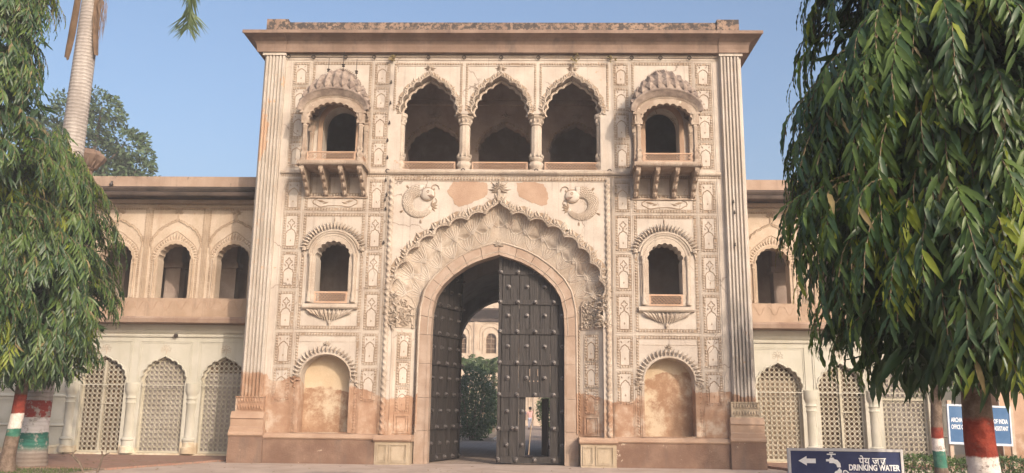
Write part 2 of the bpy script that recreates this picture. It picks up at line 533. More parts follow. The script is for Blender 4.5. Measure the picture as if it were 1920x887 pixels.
M_earth, M_conc, M_brick, M_pave = ground_mats()
M_kerb = plaster("kerb_concrete", (0.45, 0.39, 0.33), (0.56, 0.50, 0.43), stain=(0.25, 0.19, 0.15), stain_amt=0.5)
M_grass = leafmat("lawn_grass", (0.05, 0.075, 0.02), (0.10, 0.13, 0.04), 0.2, 0.7)

# ------------------------------------------------------------------ outline helpers


def lobe(a, b, bulge, k=6):
    """points after a up to b, bulging to the left of a->b when bulge > 0"""
    ax, az = a
    bx, bz = b
    dx, dz = bx - ax, bz - az
    out = []
    for i in range(1, k + 1):
        t = i / k
        s = math.sin(PI * t) ** 0.75 * bulge if t < 1 else 0
        out.append((ax + dx * t - dz * s, az + dz * t + dx * s))
    return out


def mirror_close(left, cx):
    """left half (base to apex) -> full list left base ... apex ... right base"""
    return left + [(2 * cx - x, z) for x, z in reversed(left[:-1])]


def cusped(cx, hw, z0, zs, za, n=4, bulge=0.30, k=5, amax=70):
    H = za - zs
    base = []
    for i in range(n + 1):
        a = math.radians(amax * i / n)
        base.append((cx - hw * math.cos(a), zs + 0.86 * H * math.sin(a)))
    left = [(cx - hw, z0), base[0]]
    for i in range(n):
        left += lobe(base[i], base[i + 1], bulge, k)
    px, pz = base[-1]
    c1 = (px + (cx - px) * 0.10, pz + (za - pz) * 0.55)
    c2 = (px + (cx - px) * 0.80, pz + (za - pz) * 0.62)
    for i in range(1, 6):
        t = i / 5
        q = 1 - t
        left.append(tuple(q ** 3 * (px, pz)[j] + 3 * q * q * t * c1[j] + 3 * q * t * t * c2[j] + t ** 3 * (cx, za)[j] for j in (0, 1)))
    return mirror_close(left, cx)


def roundarch(cx, hw, z0, zs, za, k=12):
    return [(cx - hw, z0)] + [(cx - hw * math.cos(PI * i / (2 * k)), zs + (za - zs) * math.sin(PI * i / (2 * k))) for i in range(2 * k + 1)] + [(cx + hw, z0)]


def scallop(cx, hw, z0, zs, za, n=9, bulge=0.32, k=4):
    """round arch with small even scallops"""
    pts = [(cx - hw, z0)]
    prev = (cx - hw, zs)
    pts.append(prev)
    for i in range(1, n + 1):
        a = PI * i / n
        nx = (cx - hw * math.cos(a), zs + (za - zs) * 0.93 * math.sin(a))
        pts += lobe(prev, nx, bulge, k)
        prev = nx
    pts.append((cx + hw, z0))
    return pts


def resample(pts, n):
    P = np.array(pts, float)
    d = np.r_[0, np.cumsum(np.hypot(*np.diff(P, axis=0).T))]
    t = np.linspace(0, d[-1], n)
    return list(zip(np.interp(t, d, P[:, 0]), np.interp(t, d, P[:, 1])))


def along(pts, step):
    """(point, tangent) every step along a polyline"""
    L = sum(math.dist(pts[i], pts[i + 1]) for i in range(len(pts) - 1))
    n = max(2, int(L / step))
    q = resample(pts, n + 1)
    return [((q[i][0] + q[i + 1][0]) / 2, (q[i][1] + q[i + 1][1]) / 2, q[i + 1][0] - q[i][0], q[i + 1][1] - q[i][1]) for i in range(n)]


def rope(mb, p0, p1, w=0.06, step=0.08, h=0.032, y=0.0, tilt=0.62):
    """row of slanted beads from p0 to p1 in the xz plane, standing out to -y"""
    dx, dz = p1[0] - p0[0], p1[1] - p0[1]
    L = math.hypot(dx, dz)
    dx, dz = dx / L, dz / L
    n = max(2, round(L / step))
    st = L / n
    hx, hz = -dz * w * 0.62, dx * w * 0.62
    bk = [(p0[0] - hx, y - .004, p0[1] - hz), (p1[0] - hx, y - .004, p1[1] - hz), (p1[0] + hx, y - .004, p1[1] + hz), (p0[0] + hx, y - .004, p0[1] + hz)]
    mb.add(bk + [(a_, y + .003, c_) for a_, b_, c_ in bk], [(0, 1, 2, 3), (0, 4, 5, 1), (1, 5, 6, 2), (2, 6, 7, 3), (3, 7, 4, 0)], 1)
    c, s = math.cos(tilt), math.sin(tilt)
    ux, uz = -dz * c + dx * s, dx * c + dz * s       # bead long axis
    vx, vz = uz, -ux
    a, b = w * 0.56, st * 0.36
    for i in range(n):
        if RND.random() < .06:
            continue
        x, z = p0[0] + dx * st * (i + .5), p0[1] + dz * st * (i + .5)
        vs = []
        hh = h * RND.uniform(.6, 1.1)
        for k, yy in ((1.0, y + 0.004), (0.55, y - hh)):
            for sa, sb in ((-1, -1), (1, -1), (1, 1), (-1, 1)):
                vs.append((x + ux * a * sa * (0.5 + k / 2) + vx * b * sb * k, yy, z + uz * a * sa * (0.5 + k / 2) + vz * b * sb * k))
        mb.add(vs, [(4, 5, 6, 7), (0, 1, 5, 4), (1, 2, 6, 5), (2, 3, 7, 6), (3, 0, 4, 7)])


def rope_frame(mb, x0, x1, z0, z1, w=0.06, y=0.0, step=0.08, bottom=True, top=True):
    h = w / 2
    rope(mb, (x0 + h, z0), (x0 + h, z1), w, step, y=y)
    rope(mb, (x1 - h, z0), (x1 - h, z1), w, step, y=y, tilt=-0.62)
    if top:
        rope(mb, (x0 + w, z1 - h), (x1 - w, z1 - h), w, step, y=y)
    if bottom:
        rope(mb, (x0 + w, z0 + h), (x1 - w, z0 + h), w, step, y=y)


def fillet(mb, x0, x1, z0, z1, w=0.02, h=0.02, y=0.0):
    mb.box(x0, x0 + w, y - h, y + 0.003, z0, z1)
    mb.box(x1 - w, x1, y - h, y + 0.003, z0, z1)
    mb.box(x0 + w, x1 - w, y - h, y + 0.003, z0, z0 + w)
    mb.box(x0 + w, x1 - w, y - h, y + 0.003, z1 - w, z1)


def leaf_border(mb, pts, size, y=0.0, step=None, h=0.05, inset=0.0, flip=1):
    """acanthus leaves standing along an outline, pointing outwards (to the left of travel)"""
    step = step or size * 0.55
    P_ = along(pts, step)
    vs = []
    for x, z, dx, dz in P_:
        L = math.hypot(dx, dz)
        nx, nz = -dz / L * flip, dx / L * flip
        q = size * RND.uniform(.62, .85)
        vs += [(x, y - .003, z), (x + nx * q, y - .003, z + nz * q)]
    mb.add(vs, [(2 * i, 2 * i + 2, 2 * i + 3, 2 * i + 1) for i in range(len(P_) - 1)], 1)
    for i, (x, z, dx, dz) in enumerate(along(pts, step)):
        L = math.hypot(dx, dz)
        tx, tz = dx / L, dz / L
        nx, nz = -tz * flip, tx * flip
        s = size * (0.85 + 0.3 * RND.random())
        lean = 0.75 if i % 2 else 0.25
        mb.leafpiece((x + nx * inset, y, z + nz * inset), (nx + tx * lean, 0, nz + tz * lean), (0, -1, 0), s, s * 0.5, h)
        mb.leafpiece((x + nx * inset * .5, y - 0.005, z + nz * inset * .5), (nx * .35 + tx, 0, nz * .35 + tz), (0, -1, 0), s * 0.7, s * 0.34, h * 0.8)


def flower(mb, x, z, s, y=0.0, n=9, h=0.05, stem=0.0):
    for i in range(n):
        a = PI * (0.02 + 0.96 * i / (n - 1)) * 1.25 - PI * 0.125
        mb.leafpiece((x, y, z), (math.cos(a), 0, math.sin(a)), (0, -1, 0), s * (0.8 + 0.25 * (i % 2)), s * 0.30, h)
    mb.lathe([(s * .2, 0), (s * .16, .03), (0.01, .05)], n=7, M=Matrix.Translation((x, y, z)) @ Matrix.Rotation(PI / 2, 4, 'X'))
    if stem:
        mb.box(x - s * .12, x + s * .12, y - h * .8, y + .003, z - stem, z)


def lattice_panel(x0, x1, z0, z1, y, pitch=0.075, bar=0.018, th=0.02, frame=0.035):
    """diagonal pierced grille with a solid frame"""
    mb = MB()
    mb.box(x0, x1, y - th, y + th, z0, z0 + frame)
    mb.box(x0, x1, y - th, y + th, z1 - frame, z1)
    mb.box(x0, x0 + frame, y - th + .002, y + th - .002, z0 + frame, z1 - frame)
    mb.box(x1 - frame, x1, y - th + .002, y + th - .002, z0 + frame, z1 - frame)
    a0, a1, b0, b1 = x0 + frame, x1 - frame, z0 + frame, z1 - frame
    H = b1 - b0
    for sgn in (1, -1):
        yy = y + (0.004 if sgn > 0 else -0.004)
        c = a0 - H
        while c < a1:
            s0, s1 = max(c, a0), min(c + H, a1)
            if s1 - s0 > 0.01:
                za, zb = b0 + (s0 - c), b0 + (s1 - c)
                if sgn < 0:
                    za, zb = b0 + b1 - za, b0 + b1 - zb
                q = bar * 0.7
                vs = [(s0, yy - th * .5, za - q), (s1, yy - th * .5, zb - q), (s1, yy - th * .5, zb + q), (s0, yy - th * .5, za + q)]
                vs += [(p[0], yy + th * .5, p[2]) for p in vs]
                mb.add(vs, [(0, 1, 2, 3), (7, 6, 5, 4), (0, 4, 5, 1), (3, 2, 6, 7)])
            c += pitch
    return mb

# ================================================================== GROUND


def sheet(name, pts, z, mat, kind='structure', thick=None):
    mb = MB()
    if thick:
        k = len(pts)
        vs = [(x, y, z) for x, y in pts] + [(x, y, z - thick) for x, y in pts]
        mb.add(vs, [tuple(range(k))] + [(i, i + k, (i + 1) % k + k, (i + 1) % k) for i in range(k)])
    else:
        mb.add([(x, y, z) for x, y in pts], [tuple(range(len(pts)))])
    return mb.build(name, mat, kind=kind)


sheet("ground", [(-450, -450), (450, -450), (450, 450), (-450, 450)], -0.03, M_earth)
sheet("forecourt_pavement", [(-9.6, -3.6), (-7.95, 0.7), (8.1, 0.7), (8.1, -1.6), (14, -9), (14, -60), (-14, -60), (-9.6, -9)], 0.0, M_conc)
sheet("brick_pavement", [(-22, -3.9), (-9.5, -3.6), (-7.8, 0.7), (-7.8, 2.4), (-22, 2.4)], 0.05, M_brick, thick=0.09)
sheet("brick_pavement", [(7.8, 0.75), (8.3, -0.8), (22, -0.8), (22, 2.4), (7.8, 2.4)], 0.07, M_brick, thick=0.11)
mb = MB()
for i in range(11):
    mb = MB()
    x0 = 8.35 + i * 1.2
    mb.box(x0 + .006, x0 + 1.194, -0.98, -0.8, -0.02, 0.10 + RND.uniform(-.006, .006))
    mb.build("kerb", M_kerb, kind='structure')
sheet("passage_path", [(-2.3, 0.7), (2.3, 0.7), (2.3, 90), (-.78, 90), (-.78, 18), (-2.3, 18)], 0.006, M_pave)
# lawn at the lower left
sheet("lawn_soil", [(-22, -3.95), (-9.6, -3.65), (-9.6, -12), (-22, -12)], 0.03, M_earth, thick=0.07)
mb = MB()
for i in range(9000):
    x, y = RND.uniform(-15, -9.65), RND.uniform(-8, -3.75)
    if (x + 9.6) > 0 or RND.random() < 0.25 * (1 + math.sin(x * 2.1) * math.cos(y * 1.7)):
        continue
    h, a = RND.uniform(0.03, 0.085), RND.uniform(0, 2 * PI)
    lx, ly = RND.gauss(0, .02), RND.gauss(0, .02)
    c, s = math.cos(a) * .008, math.sin(a) * .008
    mb.add([(x - c, y - s, 0.028), (x + c, y + s, 0.028), (x + lx, y + ly, 0.03 + h)], [(0, 1, 2)])
mb.build("grass", M_grass, kind='stuff')

# ================================================================== GATEHOUSE
G = thing("gatehouse", "tall whitewashed brick gatehouse with arched gateway, carved stucco panels and two domed balconies", "gatehouse")
BAL_X = 5.0

CUSPS = [(3.13, 4.92), (3.04, 5.40), (2.77, 5.93), (2.43, 6.38), (1.99, 6.71), (1.50, 7.03), (0.95, 7.21), (0.40, 7.40)]
great_left = [(-3.13, 0.0), (-3.13, 4.92)]
for a, b in zip(CUSPS[:-1], CUSPS[1:]):
    great_left += lobe((-a[0], a[1]), (-b[0], b[1]), 0.26, 6)
for t in (1 / 6, 2 / 6, 3 / 6, 4 / 6, 5 / 6, 1.0):   # ogee tip
    q = 1 - t
    p0, p1, p2, p3 = (-0.40, 7.40), (-0.36, 7.66), (-0.07, 7.60), (0.0, 7.84)
    great_left.append(tuple(q ** 3 * p0[i] + 3 * q * q * t * p1[i] + 3 * q * t * t * p2[i] + t ** 3 * p3[i] for i in (0, 1)))
great = mirror_close(great_left, 0)

# triple loggia opening (one hole, three cusped heads on columns)


def loggia_outline():
    pts = []
    for c in (-2.24, 0.0, 2.24):
        a = cusped(c, 0.86, 8.8, 10.6, 11.9, 4, 0.24, 5)
        if c < -1:
            pts += a[:-1]
        elif c < 1:
            pts += a[1:-1]
        else:
            pts += a[1:]
    return pts


loggia = loggia_outline()
holes = [great[:], loggia]
win_hole = scallop(0, 0.50, 4.64, 6.0, 6.52, 9, 0.30)
bal_hole = roundarch(0, 0.52, 8.80, 10.2, 10.80)
nic_hole = roundarch(0, 0.73, 0.86, 2.45, 3.11)
sh = lambda pts, dx: [(x + dx, z) for x, z in pts]
for s in (-1, 1):
    holes += [sh(win_hole, 4.99 * s), sh(bal_hole, BAL_X * s), sh(nic_hole, 5.03 * s)]
# great arch reaches the ground: cut it from the outline instead of leaving a hole that touches the edge
outer = [(-6.82, 0), (-3.13, 0)] + great[1:-1] + [(3.13, 0), (6.82, 0), (6.82, 12.56), (-6.82, 12.56)]
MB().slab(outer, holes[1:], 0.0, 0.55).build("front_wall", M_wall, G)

# hollow body behind the front
mb = MB()
for s in (-1, 1):
    mb.box(s * 7.2, s * 7.48, 0.55, 11.2, 0, 13.2)
    mb.box(s * 2.75, s * 3.05, 0.56, 10.7, 0, 8.3)
    mb.box(s * 6.82, s * 7.2, 0.1, 0.55, 0, 12.56)
mb.box(-7.2, 7.2, 0.55, 11.2, 13.0, 13.2)
mb.box(-7.2, -3.05, 0.55, 10.7, 3.6, 3.9)
mb.box(3.05, 7.2, 0.55, 10.7, 3.6, 3.9)
mb.build("side_wall", M_corn, G)
mb = MB()
mb.slab([(-7.2, 0), (-2.05, 0)] + [(x, z) for x, z in roundarch(0, 2.02, 0, 4.1, 6.15)[1:-1]] + [(2.05, 0), (7.2, 0), (7.2, 13.0), (-7.2, 13.0)], [], 10.7, 11.2)
mb.build("rear_wall", M_vault, G)
MB().box(-7.2, 7.2, 0.55, 10.7, 8.3, 8.78).build("loggia_floor", M_int, G)


def parch(hw, zs, za):
    """pointed four-centred gate arch, left base to right base, without jambs"""
    ref = [(1.0, 0.0), (0.99, 0.22), (0.94, 0.435), (0.84, 0.58), (0.685, 0.715), (0.505, 0.83), (0.34, 0.905), (0.17, 0.956), (0, 1.0)]
    left = [(-hw * a, zs + (za - zs) * b) for a, b in ref]
    return mirror_close(left, 0)


# vaulted passage: two barrel bays separated by a transverse arch
mb = MB()


def vault(y0, y1, hw, zs, za):
    a = resample([(-hw, 0.0)] + parch(hw, zs, za) + [(hw, 0.0)], 44)
    vs = [(x, y0, z) for x, z in a] + [(x, y1, z) for x, z in a]
    n = len(a)
    mb.add(vs, [(i, i + 1, i + 1 + n, i + n) for i in range(n - 1)])


vault(0.95, 4.4, 2.62, 4.3, 7.0)
vault(4.9, 10.69, 2.5, 4.2, 6.75)
inner = parch(2.18, 4.0, 6.42)
mb.slab([(-2.7, 0), (-2.18, 0)] + inner + [(2.18, 0), (2.7, 0), (2.7, 7.9), (-2.7, 7.9)], [], 4.4, 4.9)
mb.build("passage_vault", M_vault, G)
mb = MB()
fa = roundarch(0, 2.02, 0, 4.1, 6.15)[1:-1]
fo = roundarch(0, 2.2, 0, 4.1, 6.34)[1:-1]
mb.slab([(-2.2, 0)] + fo + [(2.2, 0), (2.03, 0)] + list(reversed(fa)) + [(-2.03, 0)], [], 10.5, 10.72)
mb.build("rear_arch_ring", M_vault, G)

for s in (-1, 1):
    q0, q1 = sorted((s * 3.06, s * 7.19))
    MB().box(q0, q1, 2.3, 2.5, 3.9, 8.3).build("bounce_partition", M_int, G)  # pale partition added behind the middle windows so bounced light shows
    MB().box(q0, q1, 0.56, 2.3, 3.9, 3.95).build("room_floor", M_int, G)
# loggia rear wall with three cusped doorways
hl = [sh(cusped(0, 0.92, 8.79, 10.35, 11.45, 4, 0.22, 4), c) for c in (-2.45, 0.05, 2.55)]
MB().slab([(-4.0, 8.78), (4.0, 8.78), (4.0, 13.0), (-4.0, 13.0)], [[(x, max(z, 8.84)) for x, z in h] for h in hl], 3.3, 3.7).build("loggia_rear_wall", M_int, G)
mb = MB()
for h in hl:
    leaf_border(mb, h[1:-1], 0.13, y=3.3, h=0.04)
    top = max(z for x, z in h)
    cx = (h[0][0] + h[-1][0]) / 2
    flower(mb, cx, top + 0.22, 0.24, y=3.3, n=7)
mb.box(-4.0, 4.0, 3.22, 3.303, 12.1, 12.2)
mb.box(-4.0, 4.0, 3.25, 3.304, 12.3, 12.36)
mb.build("rear_arch_border", M_int, G)
for x in (-3.9, 3.9):
    MB().box(x - .1, x + .1, 0.56, 3.3, 8.78, 12.99).build("loggia_cross_wall", M_int, G)
MB().box(-7.2, 7.2, 6.6, 6.9, 8.78, 12.98).build("chamber_wall", M_int, G)

# ---------------- great arch recess: fluted shell surface
INN = 2.40
inner_l = [(-INN, 0.0), (-INN, 3.98)] + [p for p in parch(INN, 3.98, 6.62)][:9]
mb = MB()
YO, YI = 0.15, 0.54
arc_o = great_left[1:]
no = 120
O = resample([(-3.13, 3.98)] + arc_o, no + 1)
I = resample([p for p in parch(INN, 3.98, 6.62)][:9], no + 1)
ti = np.linspace(0, 1, no + 1)
NV = 30


def recess(sgn, t, v):
    """point on the recess surface: t along the arch (0 spring, 1 apex), v from the outer edge (0) to the door frame (1)"""
    k = t * no
    i = min(no - 1, int(k))
    q = k - i
    ox, oz = O[i][0] + (O[i + 1][0] - O[i][0]) * q, O[i][1] + (O[i + 1][1] - O[i][1]) * q
    ix, iz = I[i][0] + (I[i + 1][0] - I[i][0]) * q, I[i][1] + (I[i + 1][1] - I[i][1]) * q
    a = t * 8.0
    f = abs((a % 1.0) - 0.5) * 2
    g = 0.075 * (1 - f * f) * max(0.0, 1 - v / 0.55) ** 0.8
    if v > .45:
        f2 = abs(((a + .5) % 1.0) - 0.5) * 2
        w = min(1, (v - .45) / .1) * max(0.0, 1 - (v - .45) / .5)
        g += 0.075 * (1 - f2 * f2) * w
    g += 0.03 * math.sin(PI * v)
    return ((ox + (ix - ox) * v) * sgn, YO + (YI - YO) * v + g, oz + (iz - oz) * v)


for sgn in (1, -1):
    vs, fs = [], []
    for i in range(no + 1):
        for j in range(NV + 1):
            vs.append(recess(sgn, i / no, j / NV))
    n1 = NV + 1
    for i in range(no):
        for j in range(NV):
            q = (i * n1 + j, (i + 1) * n1 + j, (i + 1) * n1 + j + 1, i * n1 + j + 1)
            fs.append(q if sgn > 0 else q[::-1])
    mb.add(vs, fs)
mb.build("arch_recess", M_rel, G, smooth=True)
for sgn in (1, -1):
    for i in range(8):
        mb = MB()
        for k in range(7):       # outer fan
            da = -.46 + .92 * k / 6
            pts = []
            for q in range(7):
                w = q / 6
                t = min(1, max(0, (i + .5 + da * math.sin(w * PI / 2)) / 8))
                pts.append(recess(sgn, t, .54 - .50 * w))
            mb.tube(pts, [.017] * 5 + [.014, .01], 4)
        for k in range(6):       # inner shell
            da = -.42 + .84 * k / 5
            pts = []
            for q in range(6):
                w = q / 5
                t = min(1, max(0, (i + da * math.sin(w * PI / 2)) / 8))
                pts.append(recess(sgn, t, .97 - .42 * w * (1 - .25 * abs(da))))
            mb.tube(pts, .015, 4)
        pts = [recess(sgn, min(1, max(0, (i + .02 + .96 * q / 8) / 8)), .56 + .10 * math.cos(q / 8 * 2 * PI) - .05) for q in range(9)]
        mb.tube(pts, .02, 5)
        mb.build("shell_fan", M_wall, G)
# splayed jambs below the recess
SPL = math.atan2(YI - YO, 3.13 - INN)
for s in (-1, 1):
    mb = MB()
    mb.add([(s * 3.13, YO, 0), (s * INN, YI, 0), (s * INN, YI, 3.985), (s * 3.13, YO, 3.985)], [(0, 1, 2, 3)])
    j = mb.build("splayed_jamb", M_wall, G)

# leaf border round the great arch and finial
mb = MB()
leaf_border(mb, great_left[2:], 0.26, y=0.0, h=0.075, step=0.11)
mb2 = MB()
o = len(mb.v)
leaf_border(mb, [(-x, z) for x, z in great_left[2:]], 0.26, y=0.0, h=0.075, step=0.11, flip=-1)
mb.tube([(x, -0.012, z) for x, z in great[1:-1]], 0.035, 5)
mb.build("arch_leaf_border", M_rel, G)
mb = MB()
flower(mb, 0, 8.14, 0.36, n=11, h=0.09, stem=0.34)
flower(mb, 0, 8.26, 0.2, y=-0.03, n=7, h=0.07)
mb.build("arch_finial", M_rel, G)

# ---------------- stone door frame of separate blocks
FY0, FY1 = 0.33, 0.86
fi = [(-2.0, 0.0), (-2.0, 3.93)] + parch(2.0, 3.93, 6.20)[:9]
fo_ = [(-2.405, 0.0), (-2.405, 3.97)] + parch(2.405, 3.97, 6.625)[:9]
cuts_j = [0.0, 0.95, 1.9, 2.9, 3.75]
for s in (-1, 1):
    for k in range(4):
        z0, z1 = cuts_j[k], cuts_j[k + 1]
        mb = MB()
        g = 0.004
        mb.box(s * 2.0, s * 2.405, FY0 + RND.uniform(-.004, .004), FY1, z0 + g, z1 - g)
        mb.box(s * 2.05, s * 2.09, FY0 - 0.02, FY0 + 0.01, z0 + g * 2, z1 - g * 2)
        mb.build("jamb_stone", M_stone, G)
ri = resample([(-2.0, 3.75), (-2.0, 3.93)] + parch(2.0, 3.93, 6.20)[1:9], 36)
ro = resample([(-2.405, 3.75), (-2.405, 3.97)] + parch(2.405, 3.97, 6.625)[1:9], 36)
for s in (-1, 1):
    for k in range(7):
        a, b = k * 5, k * 5 + 5
        pa = [ri[i] for i in range(a, b + 1)]
        pb = [ro[i] for i in range(a, b + 1)]
        sl = 0.08 / 5
        shrink = lambda p, q: (p[0] + (q[0] - p[0]) * .012, p[1] + (q[1] - p[1]) * .012)
        pa[0], pa[-1] = shrink(pa[0], pa[-1]), shrink(pa[-1], pa[0])
        pb[0], pb[-1] = shrink(pb[0], pb[-1]), shrink(pb[-1], pb[0])
        poly = [(s * x * -1, z) for x, z in pa] + [(s * x * -1, z) for x, z in reversed(pb)]
        MB().slab(poly, [], FY0 + RND.uniform(-.004, .004), FY1).build("voussoir", M_stone, G)
mb = MB()
for s in (-1, 1):
    pts = [(s * 2.37, FY0 - 0.006, 0.9)] + [(-s * (x + (2.37 - 2.0) * 0) * (2.36 / 2.405), FY0 - 0.008, z - 0.02) for x, z in ro]
    mb.tube(pts, 0.03, 5)
    mid = [(-s * (ri[i][0] * .75 + ro[i][0] * .25), FY0 - 0.004, ri[i][1] * .75 + ro[i][1] * .25) for i in range(36)]
    mb.tube(mid, 0.014, 4)
flower(mb, 0, 6.50, 0.20, y=FY0 - 0.02, n=9, h=0.05)
for s in (-1, 1):   # twisted cord beside the frame
    for k in range(34):
        z = 0.95 + k * 0.088
        mb.leafpiece((s * 2.47, YI - 0.06, z), (-s * 0.5, -.2, 1), (0, -1, 0), 0.13, 0.07, 0.05)
mb.build("frame_moulding", M_rel, G)

# ---------------- plinth, blocks, ropes, fluted corner buttresses
for s in (-1, 1):
    mb = MB()
    mb.box(s * 3.42, s * 6.76, -0.13, 0.0, 0.0, 0.68)
    mb.build("plinth", M_plinth, G)
    mb = MB()
    xa, xb = min(s * 3.40, s * 6.78), max(s * 3.40, s * 6.78)
    mb.sweep([(0.0, 0.68), (-0.15, 0.68), (-0.19, 0.72), (-0.19, 0.745), (-0.12, 0.79), (-0.10, 0.82), (0.0, 0.85)], xa, xb)
    mb.build("plinth_moulding", M_bare, G)
    # pedestal block with raised panels
    P_ = part("pedestal", G)
    xa, xb = sorted((s * 2.44, s * 3.46))
    MB().box(xa, xb, -0.16, 0.45, 0.0, 0.64).build("pedestal_block", M_ped, P_)
    mb = MB()
    mb.sweep([(0.40, 0.64), (-0.20, 0.64), (-0.25, 0.69), (-0.25, 0.72), (-0.20, 0.76), (-0.17, 0.82), (0.40, 0.82)], xa - 0.04, xb + 0.04)
    mb.build("pedestal_cap", M_bare, P_)
    mb = MB()
    for a, b in ((xa + .06, xa + .36), (xa + .42, xb - .08)):
        fillet(mb, a, b, 0.06, 0.58, 0.035, 0.03, y=-0.16)
        fillet(mb, a + .06, b - .06, 0.11, 0.53, 0.015, 0.015, y=-0.16)
    mb.build("pedestal_panel", M_ped, P_)
    # twisted rope column
    mb = MB()
    vs, fs = [], []
    n, K = 10, 330
    for i in range(K + 1):
        z = 0.84 + (8.48 - 0.84) * i / K
        for j in range(n):
            t = 2 * PI * j / n
            r = 0.066 * (1 + 0.26 * math.cos(2 * (t - s * z * 17)))
            vs.append((s * 3.29 + r * math.cos(t), -0.035 + r * 0.8 * math.sin(t), z))
    for i in range(K):
        for j in range(n):
            fs.append((i * n + j, i * n + (j + 1) % n, (i + 1) * n + (j + 1) % n, (i + 1) * n + j))
    mb.add(vs, fs)
    mb.build("rope_column", M_rel, G, smooth=True)
    mb = MB()
    fillet(mb, min(s * 3.40, s * 3.44), max(s * 3.40, s * 3.44), 0.86, 8.6, 0.012, 0.03)
    for k in range(9):   # foliage of the springing capital
        for q in range(6):
            a = RND.uniform(0, 2 * PI)
            mb.leafpiece((s * (3.12 + RND.uniform(-.06, .16)), 0.0, 4.0 + k * 0.115), (math.cos(a), 0, math.sin(a) + .3), (0, -1, 0), 0.2, 0.09, 0.09, bend=RND.uniform(-.4, .4))
    mb.build("springing_foliage", M_rel, G)

    # fluted corner buttress
    B_ = part("corner_buttress", G)
    xo, xi = 7.50, 6.82
    prof = [(xi, 0.12), (xi, -0.10)]
    nf = 6
    wv = (xo - 0.06 - xi) / nf
    for k in range(nf):
        a = xi + wv * k
        prof += [(a + 0.012, -0.10), (a + 0.018, -0.135), (a + wv * .28, -0.165), (a + wv * .72, -0.165), (a + wv - 0.018, -0.135), (a + wv - 0.012, -0.10)]
    prof += [(xo - 0.05, -0.10), (xo, -0.04), (xo, 0.55), (xi + .4, 0.55), (xi + .4, 0.12)]
    prof = [(s * x, y) for x, y in prof]
    k = len(prof)
    mb = MB()
    mb.add([(x, y, 1.86) for x, y in prof] + [(x, y, 12.46) for x, y in prof], [(i, (i + 1) % k, (i + 1) % k + k, i + k) if s > 0 else (i, i + k, (i + 1) % k + k, (i + 1) % k) for i in range(k)])
    mb.build("fluted_shaft", M_butt, B_)
    mb = MB()
    xa, xb = sorted((s * 6.80, s * 7.53))
    mb.box(xa, xb, -0.19, 0.5, 12.462, 12.56)
    mb.build("shaft_cap", M_wall, B_)
    mb = MB()
    xa, xb = sorted((s * 6.74, s * 7.56))
    mb.box(xa, xb, -0.17, 0.5, 1.44, 1.855)
    for r, (z, h) in enumerate(((1.66, 0.18), (1.46, 0.18))):
        for i in range(9):
            x = xa + .05 + (xb - xa - .1) * (i + .5) / 9
            mb.leafpiece((x, -0.17, z + h), (0, 0, -1), (0, -1, 0), h, 0.085, 0.045)
            mb.leafpiece((x + .04, -0.17, z), (0, 0, 1), (0, -1, 0), h * .7, 0.05, 0.03)
    mb.box(xa - .01, xb + .01, -0.20, 0.5, 1.845, 1.875)
    mb.build("carved_band", M_rel if s < 0 else M_ped, B_)
    mb = MB()
    xa, xb = sorted((s * 6.70, s * 7.66))
    c = (xa + xb) / 2
    mb.sweep([(0.5, 0.93), (-0.24, 0.93), (-0.24, 0.99), (-0.20, 1.02), (-0.205, 1.22), (-0.24, 1.25), (-0.23, 1.28), (-0.20, 1.36), (-0.18, 1.44), (0.5, 1.44)], xa, xb)
    mb.build("base_moulding", M_bare, B_)
    mb = MB()
    mb.sweep([(0.5, 0.74), (-0.25, 0.74), (-0.29, 0.78), (-0.29, 0.82), (-0.25, 0.87), (-0.25, 0.93), (0.5, 0.93)], xa - 0.02, xb + 0.02)
    mb.build("base_cap", M_bare, B_)
    MB().box(xa - .02, xb + .02, -0.25, 0.5, 0, 0.74, t=0.012).build("base_block", M_plinth, B_)

# ---------------- cornice (deep sloping eave) and parapet
mb = MB()
prof = [(0.0, 12.56), (-0.20, 12.56), (-0.205, 12.68), (-0.225, 12.80), (-0.275, 12.90), (-0.38, 12.97), (-0.56, 13.025), (-0.60, 13.03), (-0.60, 13.13), (-0.30, 13.21), (0.3, 13.24), (0.3, 12.56)]
E1 = 0.0
k = len(prof)
for x0, x1, cut0, cut1 in ((-7.5, 7.5, 1, 1),):
    vs = []
    for (y, z) in prof:
        e = max(0.0, -y - 0.03)
        vs.append((x0 - e, y, z))
    for (y, z) in prof:
        e = max(0.0, -y - 0.03)
        vs.append((x1 + e, y, z))
    mb.add(vs, [(i, (i + 1) % k, (i + 1) % k + k, i + k) for i in range(k)])
for s in (-1, 1):    # return along the sides
    side = [(s * (7.5 + max(0.0, -y - 0.03)), max(y, y), z) for y, z in prof]
    vs = side + [(p[0], 11.5, p[2]) for p in side]
    mb.add(vs, [(i, (i + 1) % k, (i + 1) % k + k, i + k) for i in range(k)] + [tuple(range(k, 2 * k))])
mb.build("cornice", M_corn, G)
for s in (-1, 1):    # slightly thicker corner pieces of the cornice
    mb = MB()
    pr = [(0.1, 12.552), (-0.235, 12.552), (-0.24, 12.67), (-0.26, 12.79), (-0.31, 12.885), (-0.41, 12.955), (-0.575, 13.01), (-0.612, 13.02), (-0.612, 13.12), (-0.30, 13.2), (0.1, 13.2)]
    k2 = len(pr)
    vs = [(s * 6.78, y, z) for y, z in pr] + [(s * (7.505 + max(0.0, -y - 0.03)), y, z) for y, z in pr]
    mb.add(vs, [(i, (i + 1) % k2, (i + 1) % k2 + k2, i + k2) for i in range(k2)] + [tuple(range(k2)), tuple(range(k2, 2 * k2))])
    mb.build("cornice_corner", M_corn, G)
    MB().box(s * 6.72, s * 7.40, -0.42, 0.4, 13.17, 13.57).build("parapet_pier", M_para, G)
mb = MB()
mb.box(-6.72, 6.72, -0.36, 0.0, 13.16, 13.49)
